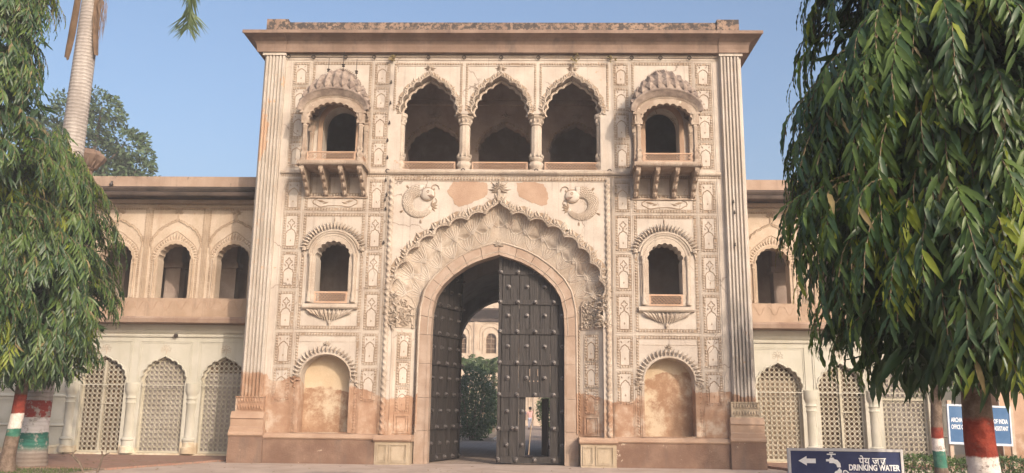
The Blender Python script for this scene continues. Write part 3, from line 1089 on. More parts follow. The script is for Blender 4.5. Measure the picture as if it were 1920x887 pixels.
for s in (-1, 1):
    mb.box(s * 7.0, s * 7.38, 0.4, 11.2, 13.2, 13.55)
mb.build("parapet", M_para, G)

# mouldings under the cornice and the string course
mb = MB()
mb.sweep([(0.003, 12.46), (-0.04, 12.46), (-0.05, 12.50), (-0.03, 12.555), (0.003, 12.555)], -6.8, 6.8)
mb.sweep([(0.003, 12.37), (-0.02, 12.37), (-0.02, 12.39), (0.003, 12.39)], -6.8, 6.8)
for a, b in ((-6.75, -3.44), (3.44, 6.75)):
    mb.sweep([(0.003, 8.62), (-0.05, 8.63), (-0.07, 8.66), (-0.07, 8.69), (-0.03, 8.74), (0.003, 8.75)], a, b)
    rope(mb, (a, 8.58), (b, 8.58), 0.06, 0.07, 0.03)
mb.build("string_course", M_rel, G)
mb = MB()
mb.sweep([(0.003, 8.62), (-0.06, 8.63), (-0.10, 8.68), (-0.10, 8.73), (-0.05, 8.77), (0.003, 8.79)], -3.44, 3.44)
rope(mb, (-3.3, 8.50), (3.3, 8.50), 0.085, 0.095, 0.04)
rope(mb, (-3.4, 8.60), (3.4, 8.60), 0.04, 0.055, 0.03)
fillet(mb, -3.2, 3.2, 8.42, 8.44, 0.008, 0.02)
mb.build("loggia_sill_moulding", M_rel, G)

# ---------------- loggia columns, borders, railings
col_prof = [(0.235, 8.76), (0.235, 8.84), (0.20, 8.86), (0.235, 8.93), (0.25, 8.98), (0.22, 9.06), (0.165, 9.11), (0.205, 9.16), (0.215, 9.2), (0.155, 9.27), (0.165, 9.36), (0.165, 10.22), (0.15, 10.26), (0.185, 10.30), (0.165, 10.34), (0.20, 10.44), (0.215, 10.5), (0.25, 10.53), (0.25, 10.63)]
colm = MB().lathe(col_prof, 0, 0, 20, ripple=0.04, lobes=10)
for i in range(10):
    a = 2 * PI * i / 10
    for z0, d, L in ((8.92, 1, .2), (9.22, 1, .16), (10.36, 1, .17)):
        colm.leafpiece((0.20 * math.cos(a), 0.20 * math.sin(a), z0), (0, 0, d), (math.cos(a), math.sin(a), 0), L, 0.09, 0.035)
colo = colm.build("loggia_column", M_rel, G, loc=(-1.12, 0.26, 0), smooth=True)
link("loggia_column", colo.data, G, (1.12, 0.26, 0))
for s in (-1, 1):
    link("loggia_column", colo.data, G, (s * 3.12, 0.20, 0), scale=(0.75, 0.75, 1))
lat = lattice_panel(-0.86, 0.86, 8.79, 9.07, 0.10, 0.10, 0.015).build("loggia_railing", M_rail, G, loc=(-2.24, 0, 0))
for x in (0.0, 2.24):
    link("loggia_railing", lat.data, G, (x, 0, 0))
mb = MB()
for c in (-2.24, 0.0, 2.24):
    a = cusped(c, 0.86, 8.8, 10.6, 11.9, 4, 0.24, 5)[1:-1]
    h = len(a) // 2 + 1
    leaf_border(mb, a[:h], 0.17, y=0.0, h=0.055, step=0.085)
    leaf_border(mb, a[h - 1:][::-1], 0.17, y=0.0, h=0.055, step=0.085, flip=-1)
    mb.tube([(x, -0.008, z) for x, z in a], 0.026, 5)
    flower(mb, c, 12.08, 0.20, n=9, h=0.06, stem=0.12)
    inner_ = [(c + (x - c) * .93, 0.30, 10.6 + (z - 10.6) * .93) for x, z in a]
    mb.tube(inner_, 0.045, 5)
mb.build("loggia_arch_border", M_rel, G)
mb = MB()
for x0, x1 in ((-3.36, -1.22), (-1.10, 1.10), (1.22, 3.36)):
    rope_frame(mb, x0, x1, 10.70, 12.28, 0.055, bottom=False)
    fillet(mb, x0 + .08, x1 - .08, 12.17, 12.19, .008, .015)
mb.build("loggia_rope_frame", M_rel, G)

# ---------------- small carved panels between the bays
ROWS = [(11.55, 12.27), (10.73, 11.45), (9.77, 10.63), (8.87, 9.68), (7.49, 8.43), (6.28, 7.36), (5.08, 6.16), (3.86, 4.96), (2.83, 3.72), (1.77, 2.70)]


def blind_arch(w, h, tall):
    """line relief: pointed niche outline, with a small cartouche above it in tall panels"""
    mb = MB()
    H = h * (0.60 if tall else 0.80)
    a = cusped(0, w * 0.5, 0.0, H * 0.62, H, 2, 0.25, 3, 64)
    mb.tube([(x + RND.gauss(0, .004), 0.004 * RND.random(), z + RND.gauss(0, .004)) for x, z in a], 0.013, 4)
    mb.tube([(a[0][0], 0.0, 0.0), (a[-1][0], 0, 0)], 0.012, 4)
    if tall:
        zc, r = H + (h - H) * 0.5, min(w * 0.34, (h - H) * 0.45)
        pts = []
        for i in range(24):
            t = 2 * PI * i / 24
            q = r * (0.82 + 0.22 * math.cos(4 * t))
            pts.append((q * math.sin(t), 0, zc + q * 1.15 * math.cos(t)))
        mb.tube(pts, 0.012, 4, closed=True)
        mb.leafpiece((0, 0.0, H), (0, 0, 1), (0, -1, 0), (h - H) * .2, .05, .03)
    for sx in (-1, 1):
        mb.leafpiece((sx * w * .30, 0.0, h * (0.64 if tall else .86)), (sx * .6, 0, 1), (0, -1, 0), w * .3, w * .12, .025)
    mb.leafpiece((0, 0, H * 0.25), (0, 0, 1), (0, -1, 0), w * .28, w * .16, .012)
    return mb


panel_meshes = {}


def small_panel(w, h):
    key = (round(w, 2), round(h, 2))
    if True:
        mb = MB()
        rope_frame(mb, -w / 2, w / 2, 0, h, 0.055)
        fillet(mb, -w / 2 - 0.035, w / 2 + 0.035, -0.04, h + 0.04, 0.018, 0.014)
        fr = mb.build("panel", M_rel, G)
        ar = blind_arch(w * 0.62, h * 0.84, h > 0.95)
        ao = ar.build("blind_arch", M_line, fr, loc=(0, -0.006, h * 0.07))
        panel_meshes[key] = (fr.data, ao.data)
        return fr, ao
    a, b = panel_meshes[key]
    fr = link("panel", a, G)
    ao = link("blind_arch", b, fr, (0, -0.006, h * 0.07))
    return fr, ao


for z0, z1 in ROWS:
    for x, w in ((-6.32, 0.46), (-3.755, 0.44), (3.755, 0.44), (6.32, 0.46)):
        fr, ao = small_panel(w, z1 - z0)
        fr.location = (x, 0, z0)

# large panel frames of the side bays
for s in (-1, 1):
    c = s * 5.02
    for z0, z1, kw in ((8.86, 12.29, dict(bottom=False)), (7.48, 8.0, {}), (3.87, 7.37, {}), (0.86, 3.74, dict(bottom=False))):
        mb = MB()
        rope_frame(mb, c - 0.93, c + 0.93, z0, z1, 0.065, step=0.085, **kw)
        if z0 != 8.86:
            fillet(mb, c - .85, c + .85, z0 + (.08 if 'bottom' not in kw else 2.62), z1 - .08, .012, .012)
        fillet(mb, c - .98, c + .98, z0 - .035 if 'bottom' not in kw else z0, z1 + .035, .018, .016)
        fr = mb.build("large_panel", M_rel, G)
        if z1 == 8.0:
            mb = MB()
            pts = []
            for i in range(40):
                t = 2 * PI * i / 40
                pts.append((0.68 * math.copysign(abs(math.cos(t)) ** .6, math.cos(t)), 0, 0.14 * math.copysign(abs(math.sin(t)) ** .7, math.sin(t)) * (1 + .22 * math.cos(6 * t))))
            mb.tube(pts, 0.014, 4, closed=True)
            for q in (-1, 1):
                mb.leafpiece((q * .3, 0, 0), (q, 0, .2), (0, -1, 0), .28, .08, .02)
                mb.leafpiece((q * .2, 0, 0), (q, 0, -.3), (0, -1, 0), .2, .06, .02)
            mb.build("cartouche", M_line, fr, loc=(c, -.006, 7.74))

# vertical and horizontal plain bands standing a little proud
for s in (-1, 1):
    for x0, x1 in ((6.62, 6.66), (6.02, 6.045), (3.99, 4.015), (3.47, 3.49)):
        for z0, z1 in ((0.86, 8.55), (8.78, 12.36)):
            MB().box(s * x0, s * x1, -0.016, 0.003, z0, z1).build("wall_fillet", M_wall, G)

# ---------------- middle windows
WIN = None
for s in (-1, 1):
    if WIN is None:
        w_ = part("arched_window", G, (4.99 * s, 0, 0))
        WIN = []
        mb = MB()
        out_ = roundarch(0, 0.74, 4.64, 6.05, 6.78)
        mb.slab([(-.74, 4.64)] + out_[1:-1] + [(.74, 4.64), (.50, 4.64)] + list(reversed(win_hole[1:-1])) + [(-.50, 4.64)], [], -0.05, 0.01)
        mb.tube([(x * .99, -0.055, z) for x, z in out_[1:-1]], 0.03, 5)
        mb.tube([(x * .86, -0.05, 6.0 + (z - 6.0) * .88) for x, z in out_[1:-1]], 0.014, 4)
        WIN.append(mb.build("window_surround", M_rel, w_))
        mb = MB()
        for i in range(25):     # leafy hood
            a = PI * (0.07 + 0.86 * i / 24)
            r = 0.80
            p = (r * math.cos(a), -0.02, 6.12 + 0.75 * math.sin(a))
            mb.leafpiece(p, (math.cos(a), -0.25, math.sin(a) * 1.1), (0, -1, 0), 0.27, 0.10, 0.075, bend=.12 * math.cos(a))
        a_ = [(0.80 * math.cos(PI * i / 30), -0.05, 6.10 + 0.74 * math.sin(PI * i / 30)) for i in range(2, 29)]
        mb.tube(a_, 0.04, 6)
        a_ = [(0.90 * math.cos(PI * i / 30), -0.03, 6.06 + 0.70 * math.sin(PI * i / 30)) for i in range(0, 31)]
        mb.tube(a_, 0.025, 5)
        for q in (-1, 1):
            mb.lathe([(.0, 0), (.07, .02), (.07, .09), (.0, .11)], q * 0.88, -0.05, 8, M=Matrix.Translation((0, 0, 6.2)))
        mb.leafpiece((0, 0, 7.1), (0, 0, 1), (0, -1, 0), .2, .07, .05)
        WIN.append(mb.build("leaf_hood", M_rel, w_))
        cp = [(.07, 4.66), (.075, 4.74), (.045, 4.80), (.065, 4.9), (.04, 4.98), (.045, 5.85), (.065, 5.9), (.045, 5.96), (.075, 6.05), (.075, 6.12)]
        cm = MB().lathe(cp, 0, 0, 10)
        WIN.append(cm.build("colonnette", M_rel, w_, loc=(-0.66, -0.07, 0), smooth=True))
        WIN.append(link("colonnette", WIN[-1].data, w_, (0.66, -0.07, 0)))
        WIN.append(lattice_panel(-0.50, 0.50, 4.63, 4.98, -0.03, 0.10, 0.015, frame=0.055).build("window_railing", M_rail, w_))
        mb = MB()
        mb.sweep([(0.003, 4.44), (-.12, 4.46), (-.15, 4.50), (-.13, 4.54), (-.10, 4.60), (0.003, 4.63)], -.82, .82)
        WIN.append(mb.build("window_sill", M_rel, w_))
        mb = MB()
        for i in range(13):     # lotus corbel
            t = -1 + 2 * i / 12
            a = t * 1.15
            mb.leafpiece((t * .70, -0.10, 4.45), (-t * .75, .10, -0.55 - .28 * (1 - t * t)), (0, -1, -.2), .40 - .06 * abs(t), .14, .06)
        for i in range(5):
            t = -1 + 2 * i / 4
            mb.leafpiece((t * .28, -0.13, 4.45), (-t * .3, .08, -.9), (0, -1, -.2), .27, .13, .06)
        mb.lathe([(.02, 3.98), (.05, 4.03), (.045, 4.1), (.02, 4.13), (.05, 4.2)], 0, -0.05, 8)
        WIN.append(mb.build("lotus_corbel", M_rel, w_))
    else:
        w_ = part("arched_window", G, (4.99 * s, 0, 0))
        for o in WIN:
            c = o.copy()
            COL.objects.link(c)
            c.parent = w_

# ---------------- ground floor niches
for s in (-1, 1):
    nx = 5.03 * s
    N_ = part("niche", G, (nx, 0, 0))
    mb = MB()
    mb.box(-0.80, 0.80, 0.50, 0.549, 0.8, 3.25)
    mb.build("niche_back", plaster("niche_plaster", (0.52, 0.40, 0.27), (0.58, 0.47, 0.34), stain=(0.4, 0.3, 0.2), stain_amt=.4, bare=((0.26, 0.15, 0.09), (0.37, 0.24, 0.155), (0.50, 0.41, 0.30)), bh=(2.40, 0.02)) if s < 0 else bpy.data.materials["niche_plaster"], N_)
    mb = MB()
    for i in range(23):
        a = PI * i / 22
        mb.leafpiece((0.76 * math.cos(a), -0.015, 2.50 + 0.68 * math.sin(a)), (math.cos(a), -.2, math.sin(a)), (0, -1, 0), 0.22, 0.105, 0.07, bend=.15)
    mb.tube([(0.755 * math.cos(PI * i / 24), -0.02, 2.45 + 0.68 * math.sin(PI * i / 24)) for i in range(25)], 0.03, 5)
    flower(mb, 0, 3.40, 0.14, n=7, h=.05)
    for q in (-1, 1):
        for i in range(10):
            a = RND.uniform(0, 2 * PI)
            mb.leafpiece((q * .88, 0, 2.36 + RND.uniform(-.12, .12)), (math.cos(a), 0, math.sin(a)), (0, -1, 0), .18, .09, .08, bend=.3)
    mb.build("leaf_arch", M_rel, N_)
    for q in (-1, 1):
        mb = MB()
        mb.box(q * .735, q * .81, -0.05, 0.003, 0.86, 2.3)
        mb.box(q * .81, q * .86, -0.03, 0.003, 0.86, 2.3)
        mb.build("niche_pilaster", M_rel, N_)

# ---------------- spandrel: bare plaster patches and fish reliefs
for pts in ([(-1.42, 8.40), (-.95, 8.42), (-.62, 8.40), (-.42, 8.38), (-.36, 8.28), (-.36, 8.05), (-.43, 7.93), (-.75, 7.78), (-1.05, 7.66), (-1.22, 7.60), (-1.38, 7.72), (-1.42, 7.86), (-1.54, 7.98), (-1.6, 8.12), (-1.5, 8.25)],
            [(0.52, 8.36), (.75, 8.41), (1.1, 8.40), (1.32, 8.37), (1.44, 8.2), (1.5, 7.95), (1.46, 7.72), (1.3, 7.66), (1.0, 7.76), (.75, 7.87), (.62, 7.95), (.56, 8.12)]):
    fine = []
    for i in range(len(pts)):
        a, b = pts[i], pts[(i + 1) % len(pts)]
        for q in range(4):
            t = q / 4
            fine.append((a[0] + (b[0] - a[0]) * t + RND.gauss(0, .010), a[1] + (b[1] - a[1]) * t + RND.gauss(0, .010)))
    MB().slab(fine, [], -0.007, 0.004, back=False).build("bare_patch", M_bare, G)


def fish(cx, cz, s):
    F = part("fish_relief", G, (cx, 0, cz))
    mb = MB()
    pts, rad = [], []
    for i in range(41):
        t = i / 40
        a = math.radians(75 + 265 * t)      # from the head round the outside to the tail
        R_ = 0.40 - 0.03 * t
        pts.append((s * R_ * math.cos(a), -0.01, R_ * 0.98 * math.sin(a)))
        rad.append(0.19 * (1 - 0.72 * t ** 1.6))
    mb.tube(pts, rad, 10, flat=0.30)
    mb.build("fish_body", M_wall, F, smooth=True)
    mb = MB()
    for sd_ in (-1, 1):
        ed = []
        for i in range(len(pts)):
            a_, b_ = Vector(pts[max(0, i - 1)]), Vector(pts[min(len(pts) - 1, i + 1)])
            d_ = (b_ - a_).normalized()
            ed.append((pts[i][0] - d_.z * rad[i] * sd_, -.004, pts[i][2] + d_.x * rad[i] * sd_))
        mb.tube(ed, .010, 4)
    mb.build("fish_outline", M_line, F)
    mb = MB()
    for i in range(2, 37):
        p, r = Vector(pts[i]), rad[i]
        d = (Vector(pts[i + 1]) - p).normalized()
        q = Vector((-d.z, 0, d.x))
        for j in range(-2, 3):
            o = (j + (0.5 if i % 2 else 0)) * r * 0.36
            if abs(o) > r * .92:
                continue
            yy = -0.01 - r * 0.30 * math.sqrt(max(0.05, 1 - (o / r) ** 2))
            mb.leafpiece((p.x + q.x * o, yy + .004, p.z + q.z * o), (d.x, 0, d.z), (0, -1, 0), 0.085, 0.085, 0.022)
    mb.build("fish_scale", M_rel, F, kind='stuff')
    mb = MB()
    for k in range(5):
        a = math.radians(-50 + 32 * k)
        mb.leafpiece(pts[40], (s * math.cos(a), 0, math.sin(a)), (0, -1, 0), 0.22, 0.08, 0.03)
    for i in (8, 20, 30):
        p = pts[i]
        for k in range(3):
            mb.leafpiece((p[0] * 1.42, 0, p[2] * 1.42), (p[0] + .2 * (k - 1) * p[2], 0, p[2] - .2 * (k - 1) * p[0]), (0, -1, 0), .15, .05, .025)
    mb.build("fish_fin", M_line, F)
    H = Vector((s * 0.23, -0.02, 0.26))
    hd = MB()
    vs, fs = [], []
    for i in range(9):
        u = PI * i / 8
        for j in range(14):
            v = 2 * PI * j / 14
            vs.append((H.x + 0.23 * math.sin(u) * math.cos(v), H.y - 0.085 * math.cos(u), H.z + 0.20 * math.sin(u) * math.sin(v)))
    for i in range(8):
        for j in range(14):
            fs.append((i * 14 + j, i * 14 + (j + 1) % 14, (i + 1) * 14 + (j + 1) % 14, (i + 1) * 14 + j))
    hd.add(vs, fs)
    hd.build("fish_head", M_wall, F, smooth=True)
    mo = MB()
    mo.leafpiece((H.x + s * .24, -0.10, H.z - .11), (-s, 0, .25), (0, -1, 0), .26, .11, .02)
    mo.build("fish_mouth", M_corn, F)
    ey = MB()
    ey.tube([(H.x + s * .02 + .035 * math.cos(t * PI / 6), -0.105, H.z + .07 + .035 * math.sin(t * PI / 6)) for t in range(12)], 0.010, 5, closed=True)
    ey.tube([(H.x + .215 * math.cos(t * PI / 12) * s * -1, -0.03, H.z + .205 * math.sin(t * PI / 12)) for t in range(-14, 15)], 0.016, 5)
    ey.tube([(H.x + s * (.2 + .012 * t * math.cos(t * .5)), -0.02, H.z + .14 - .012 * t * math.sin(t * .5) + .05) for t in range(14)], 0.012, 4)
    ey.tube([(H.x + s * (.24 + .05 * math.sin(t * .35)), -0.02, H.z - .12 - .022 * t) for t in range(11)], 0.011, 4)
    ey.build("fish_eye", M_line, F)


fish(-2.42, 7.74, 1)
fish(2.46, 7.70, -1)

# splayed-jamb decoration: leafy niche head and three panels
for s in (-1, 1):
    ang = SPL * (1 if s < 0 else -1)
    Mj = Matrix.Translation((s * (3.13 - (3.13 - INN) * 0.46), YO + (YI - YO) * 0.46, 0)) @ Matrix.Rotation(ang, 4, 'Z')
    mb = MB()
    a = cusped(0, 0.27, 3.95, 4.55, 4.95, 2, .2, 4)
    mb.slab(a, [], -0.03, 0.02)
    for i in range(90):
        x, z = RND.uniform(-.24, .24), RND.uniform(3.97, 4.75)
        if z > 4.55 and abs(x) > .27 * (4.95 - z) / .4:
            continue
        q = RND.uniform(0, 2 * PI)
        mb.leafpiece((x, -.03, z), (math.cos(q), 0, math.sin(q) + .4), (0, -1, 0), .15, .06, .055, bend=RND.uniform(-.5, .5))
    mb.tube([(x * 1.05, -.03, z) for x, z in a], 0.028, 5)
    mb.v = [tuple(Mj @ Vector(p)) for p in mb.v]
    mb.build("foliate_niche_head", M_rel, G)
    for z0, z1 in ((3.03, 3.78), (2.25, 2.97), (1.48, 2.19)):
        fr, ao = small_panel(0.40, z1 - z0)
        fr.matrix_basis = Mj @ Matrix.Translation((0, -0.002, z0))
    mb = MB()
    fillet(mb, -.24, .24, .86, 1.40, .04, .03)
    fillet(mb, -.15, .15, .92, 1.34, .02, .02)
    mb.v = [tuple(Mj @ Vector(p)) for p in mb.v]
    mb.build("jamb_panel", M_rel, G)

# ---------------- domed balconies


def balcony():
    B = part("domed_balcony", G, (-BAL_X, 0, 0))
    mb = MB()
    mb.box(-0.99, 0.99, -1.0, 0.0, 8.70, 8.785)
    mb.box(-0.95, 0.95, -0.96, 0.0, 8.64, 8.70)
    for i in range(30):
        x = -0.97 + 1.94 * i / 29
        mb.box(x - .02, x + .02, -1.022, -0.99, 8.655, 8.73)
    for i in range(14):
        y = -0.95 + .9 * i / 13
        for s in (-1, 1):
            mb.box(s * .985, s * 1.015, y - .02, y + .02, 8.655, 8.73)
    mb.build("balcony_slab", M_balc, B)
    br = MB()
    pr = [(0.0, 8.64), (-0.93, 8.64), (-0.94, 8.53), (-0.84, 8.44), (-0.72, 8.42), (-0.60, 8.30), (-0.46, 8.27), (-0.36, 8.12), (-0.22, 8.06), (-0.15, 7.94), (-0.06, 7.90), (0.0, 7.90)]
    br.sweep(pr, -0.065, 0.065)
    for y, z in ((-.9, 8.5), (-.66, 8.37), (-.4, 8.2), (-.18, 8.0)):
        br.leafpiece((0, y - .02, z + .1), (0, .15, -1), (0, -1, -.3), .2, .13, .04)
    b0 = br.build("bracket", M_balc, B, loc=(-0.86, 0, 0))
    for x in (-0.29, 0.29, 0.86):
        link("bracket", b0.data, B, (x, 0, 0))
    mb = MB()
    for a, b in ((-.78, -.37), (-.21, .21), (.37, .78)):
        fillet(mb, a, b, 7.98, 8.55, .03, .02)
    mb.box(-.98, .98, -.05, 0.003, 7.86, 7.92)
    mb.build("bracket_panel", M_balc, B)
    cp = [(.105, 8.785), (.105, 8.86), (.075, 8.88), (.10, 8.95), (.105, 9.0), (.065, 9.08), (.075, 9.12), (.068, 9.2), (.068, 9.85), (.09, 9.88), (.07, 9.93), (.085, 10.0), (.11, 10.1), (.105, 10.16), (.12, 10.2), (.125, 10.30)]
    cm = MB().lathe(cp, 0, 0, 12, ripple=.06, lobes=6)
    for i in range(6):
        a = PI / 3 * i
        for z0, L in ((8.9, .16), (9.1, .14), (9.98, .18)):
            cm.leafpiece((.075 * math.cos(a), .075 * math.sin(a), z0), (0, 0, 1), (math.cos(a), math.sin(a), 0), L, .06, .025)
    c0 = cm.build("balcony_column", M_balc, B, loc=(-0.84, -0.88, 0), smooth=True)
    for x, y in ((.84, -.88), (-.84, -.10), (.84, -.10)):
        link("balcony_column", c0.data, B, (x, y, 0))
    # front arch with scalloped soffit under the curved eave
    inn = scallop(0, 0.72, 9.95, 10.05, 10.60, 11, .30)
    mb = MB()
    oe = [(-0.95 * math.cos(PI * i / 24), 10.32 + 0.55 * math.sin(PI * i / 24)) for i in range(25)]
    mb.slab([(-.95, 9.95)] + oe + [(.95, 9.95)] + list(reversed(inn)), [], -0.96, -0.80)
    mb.tube([(x * .94, -0.965, 10.32 + (z - 10.32) * .84) for x, z in oe], 0.02, 5)
    for i in range(34):
        a = PI * (i + .5) / 34
        mb.box(-.018, .018, -0.99, -.95, -.02, .02, M=Matrix.Translation((-.93 * math.cos(a), 0, 10.32 + .51 * math.sin(a))))
    for s in (-1, 1):
        mb.box(s * .73, s * 1.0, -1.0, -.78, 10.26, 10.32)
    mb.build("front_arch", M_balc, B)
    for s in (-1, 1):
        mb = MB()
        Ms = Matrix.Translation((s * 0.88, -0.49, 0)) @ Matrix.Rotation(PI / 2, 4, 'Z')
        sa = scallop(0, 0.30, 9.95, 10.05, 10.36, 7, .25)
        mb.slab([(-.31, 9.95)] + [(-.31, 10.5), (.31, 10.5)] + [(.31, 9.95)] + list(reversed(sa)), [], -0.06, 0.06, M=Ms)
        mb.build("side_arch", M_balc, B)
    # bangla dome with scalloped leaf courses
    mb = MB()
    NT_, NS = 66, 18

    def dome_pt(th, q):
        c_, s_ = -math.cos(th), math.sin(th)
        rim = Vector((1.03 * c_, -1.05, 10.34 + 0.58 * s_))
        ridge = Vector((0.66 * c_, -0.08, 10.46 + 1.40 * max(0, s_) ** .85))
        p = rim.lerp(ridge, q)
        bul = math.sin(PI * min(1, q * .92 + .04)) ** 0.8
        return p + Vector((c_ * .22 * (.3 + .7 * abs(c_)), -0.20 * s_ - .05, 0.05 + s_ * .16)) * bul * (.4 + .6 * s_)

    def dome_n(th, q):
        e = .01
        a_ = dome_pt(min(PI, th + e), q) - dome_pt(max(0, th - e), q)
        b_ = dome_pt(th, min(1, q + e)) - dome_pt(th, max(0, q - e))
        n_ = a_.cross(b_).normalized()
        return n_ if n_.dot(Vector((-math.cos(th), -.8, math.sin(th)))) > 0 else -n_

    vs, fs = [], []
    for i in range(NT_ + 1):
        th = PI * i / NT_
        for j in range(NS + 1):
            vs.append(tuple(dome_pt(th, j / NS)))
    for row, (q0, npet, L_, w_) in enumerate(((.05, 12, .44, .28), (.24, 13, .44, .26), (.45, 12, .42, .23), (.66, 11, .36, .19))):
        for i in range(npet + 1):
            th = PI * (.03 + .94 * ((i + (.5 if row % 2 else 0)) / npet))
            if th > PI * .98:
                continue
            p, n_ = dome_pt(th, q0), dome_n(th, q0)
            d_ = dome_pt(th, min(1, q0 + .25)) - p
            p = p - n_ * .02
            k_ = min(1.0, d_.length / .30)
            mb.leafpiece(p, d_ + n_ * .05, n_, L_ * (.55 + .45 * k_), w_, .085)
            mb.leafpiece(p + n_ * .045, d_ + n_ * .05, n_, L_ * .6 * (.55 + .45 * k_), w_ * .35, .05)
    mb.tube([dome_pt(PI * i / 30, .03) + dome_n(PI * i / 30, .03) * .01 for i in range(31)], .035, 5)
    n1 = NS + 1
    for i in range(NT_):
        for j in range(NS):
            fs.append((i * n1 + j, i * n1 + j + 1, (i + 1) * n1 + j + 1, (i + 1) * n1 + j))
    # inner shell so the dome has thickness
    o = len(vs)
    for i in range(NT_ + 1):
        th = PI * i / NT_
        cx_, sx_ = -math.cos(th), math.sin(th)
        vs.append((0.94 * cx_, -1.0, 10.33 + 0.50 * sx_))
        vs.append((0.90 * cx_, 0.0, 10.33 + 0.55 * sx_))
    for i in range(NT_):
        fs.append((i * n1, (i + 1) * n1, o + 2 * (i + 1), o + 2 * i))
        fs.append((o + 2 * i, o + 2 * (i + 1), o + 2 * (i + 1) + 1, o + 2 * i + 1))
        fs.append((i * n1 + NS, o + 2 * i + 1, o + 2 * (i + 1) + 1, (i + 1) * n1 + NS))
    mb.add(vs, fs)
    for i in range(26):   # crest
        th = PI * (0.2 + 0.6 * i / 25)
        mb.leafpiece((-.66 * math.cos(th), -0.16, 10.60 + 1.30 * math.sin(th)), (-math.cos(th), .1, math.sin(th)), (0, -1, .2), .15, .08, .05, bend=.3)
    mb.build("bangla_dome", M_dome, B)
    rl = lattice_panel(-0.72, 0.72, 8.79, 9.06, -0.93, 0.10, 0.015).build("balcony_railing", M_rail, B)
    mb = lattice_panel(-0.36, 0.36, 8.79, 9.05, 0, 0.07, 0.016)
    so = mb.build("side_railing", M_rail, B, loc=(-.88, -.49, 0))
    so.rotation_euler = (0, 0, PI / 2)
    s2 = link("side_railing", so.data, B, (.88, -.49, 0), (0, 0, PI / 2))
    mb = MB()
    ws = roundarch(0, 0.66, 8.80, 10.25, 10.95)
    mb.slab([(-.66, 8.80)] + ws[1:-1] + [(.66, 8.80), (.52, 8.80)] + list(reversed(bal_hole[1:-1])) + [(-.52, 8.80)], [], -0.05, 0.01)
    mb.build("doorway_surround", M_bare, B)
    return B


BL = balcony()
BR = BL.copy()
COL.objects.link(BR)
BR.location.x = BAL_X
for c in list(BL.children):
    d = c.copy()
    COL.objects.link(d)
    d.parent = BR
mb = MB()     # three iron finial rods standing over the left dome
for x, zb, z1 in ((-.40, 11.86, 12.34), (0.06, 12.02, 12.56), (.48, 11.80, 12.30)):
    mb.tube([(x, -.25, zb - .25), (x, -.25, z1)], 0.010, 5)
    mb.lathe([(.0, zb), (.05, zb + .03), (.03, zb + .07), (.06, zb + .10), (.0, zb + .13)], x, -.25, 8)
mb.build("finial_rod", M_rust, BL)

# ---------------- iron rings, bulb sockets and sprouting weeds
ring = MB()
ring.tube([(0.055 * math.cos(i * PI / 6), -.03, 0.055 * math.sin(i * PI / 6)) for i in range(12)], .016, 5, closed=True)
r0 = None
for x, z in ((-6.75, 12.47), (-5.95, 12.45), (-4.93, 12.45), (-4.02, 12.45), (-2.3, 12.45), (-1.17, 12.45), (0.0, 12.45), (1.17, 12.45), (2.3, 12.45), (3.4, 12.45), (4.1, 12.45), (5.0, 12.45), (5.9, 12.45), (-3.44, 8.72), (-1.12, 8.75), (1.12, 8.75), (3.36, 8.75)):
    if r0 is None:
        r0 = ring.build("iron_ring", M_rust, G, loc=(x, -.04, z))
    else:
        link("iron_ring", r0.data, G, (x, -.04, z))
bs = MB().lathe([(.0, -.05), (.028, -.04), (.032, .0), (.018, .03), (.018, .06)], 0, -.05, 7)
b0 = None
for z in (11.62, 11.0, 10.35, 9.65, 9.1, 8.35, 8.05, 7.8, 7.45, 6.5):
    for x in (-3.46, ) if z > 8 else (-3.47, 7.05):
        q = x + RND.uniform(-.03, .03)
        if b0 is None:
            b0 = bs.build("bulb_socket", M_rust, G, loc=(q, 0 if x < 0 else -.15, z))
        else:
            link("bulb_socket", b0.data, G, (q, 0 if x < 0 else -.15, z + RND.uniform(-.1, .1)))
for x, z, n in ((-3.42, 12.42, 26), (2.32, 12.40, 14), (3.45, 12.40, 10)):
    mb = MB()
    for i in range(n):
        a = RND.uniform(-PI, PI)
        mb.leafpiece((x + RND.gauss(0, .05), -.1 + RND.uniform(-.08, .05), z + RND.gauss(0, .06)), (math.cos(a), -.5, math.sin(a)), (0, -1, 0.2), .12, .05, .01)
    mb.build("sprouting_weed", L_old, G)

# ---------------- gate doors
STUD = MB().lathe([(.072, 0), (.072, .014), (.052, .018), (.050, .055), (.034, .085), (.0, .095)], 0, 0, 10)
for i, (x, y, z) in enumerate(STUD.v):
    STUD.v[i] = (x, -z, y)
_st = STUD.build("stud", M_iron, G, smooth=True)
STUD_ME = _st.data
bpy.data.objects.remove(_st)
LW = 2.07
_hx = [-p[0] for p in parch(2.16, 3.93, 6.36)[:9]][::-1]
_hz = [p[1] for p in parch(2.16, 3.93, 6.36)[:9]][::-1]


def door_top(u):
    return float(np.interp(u, _hx, _hz))


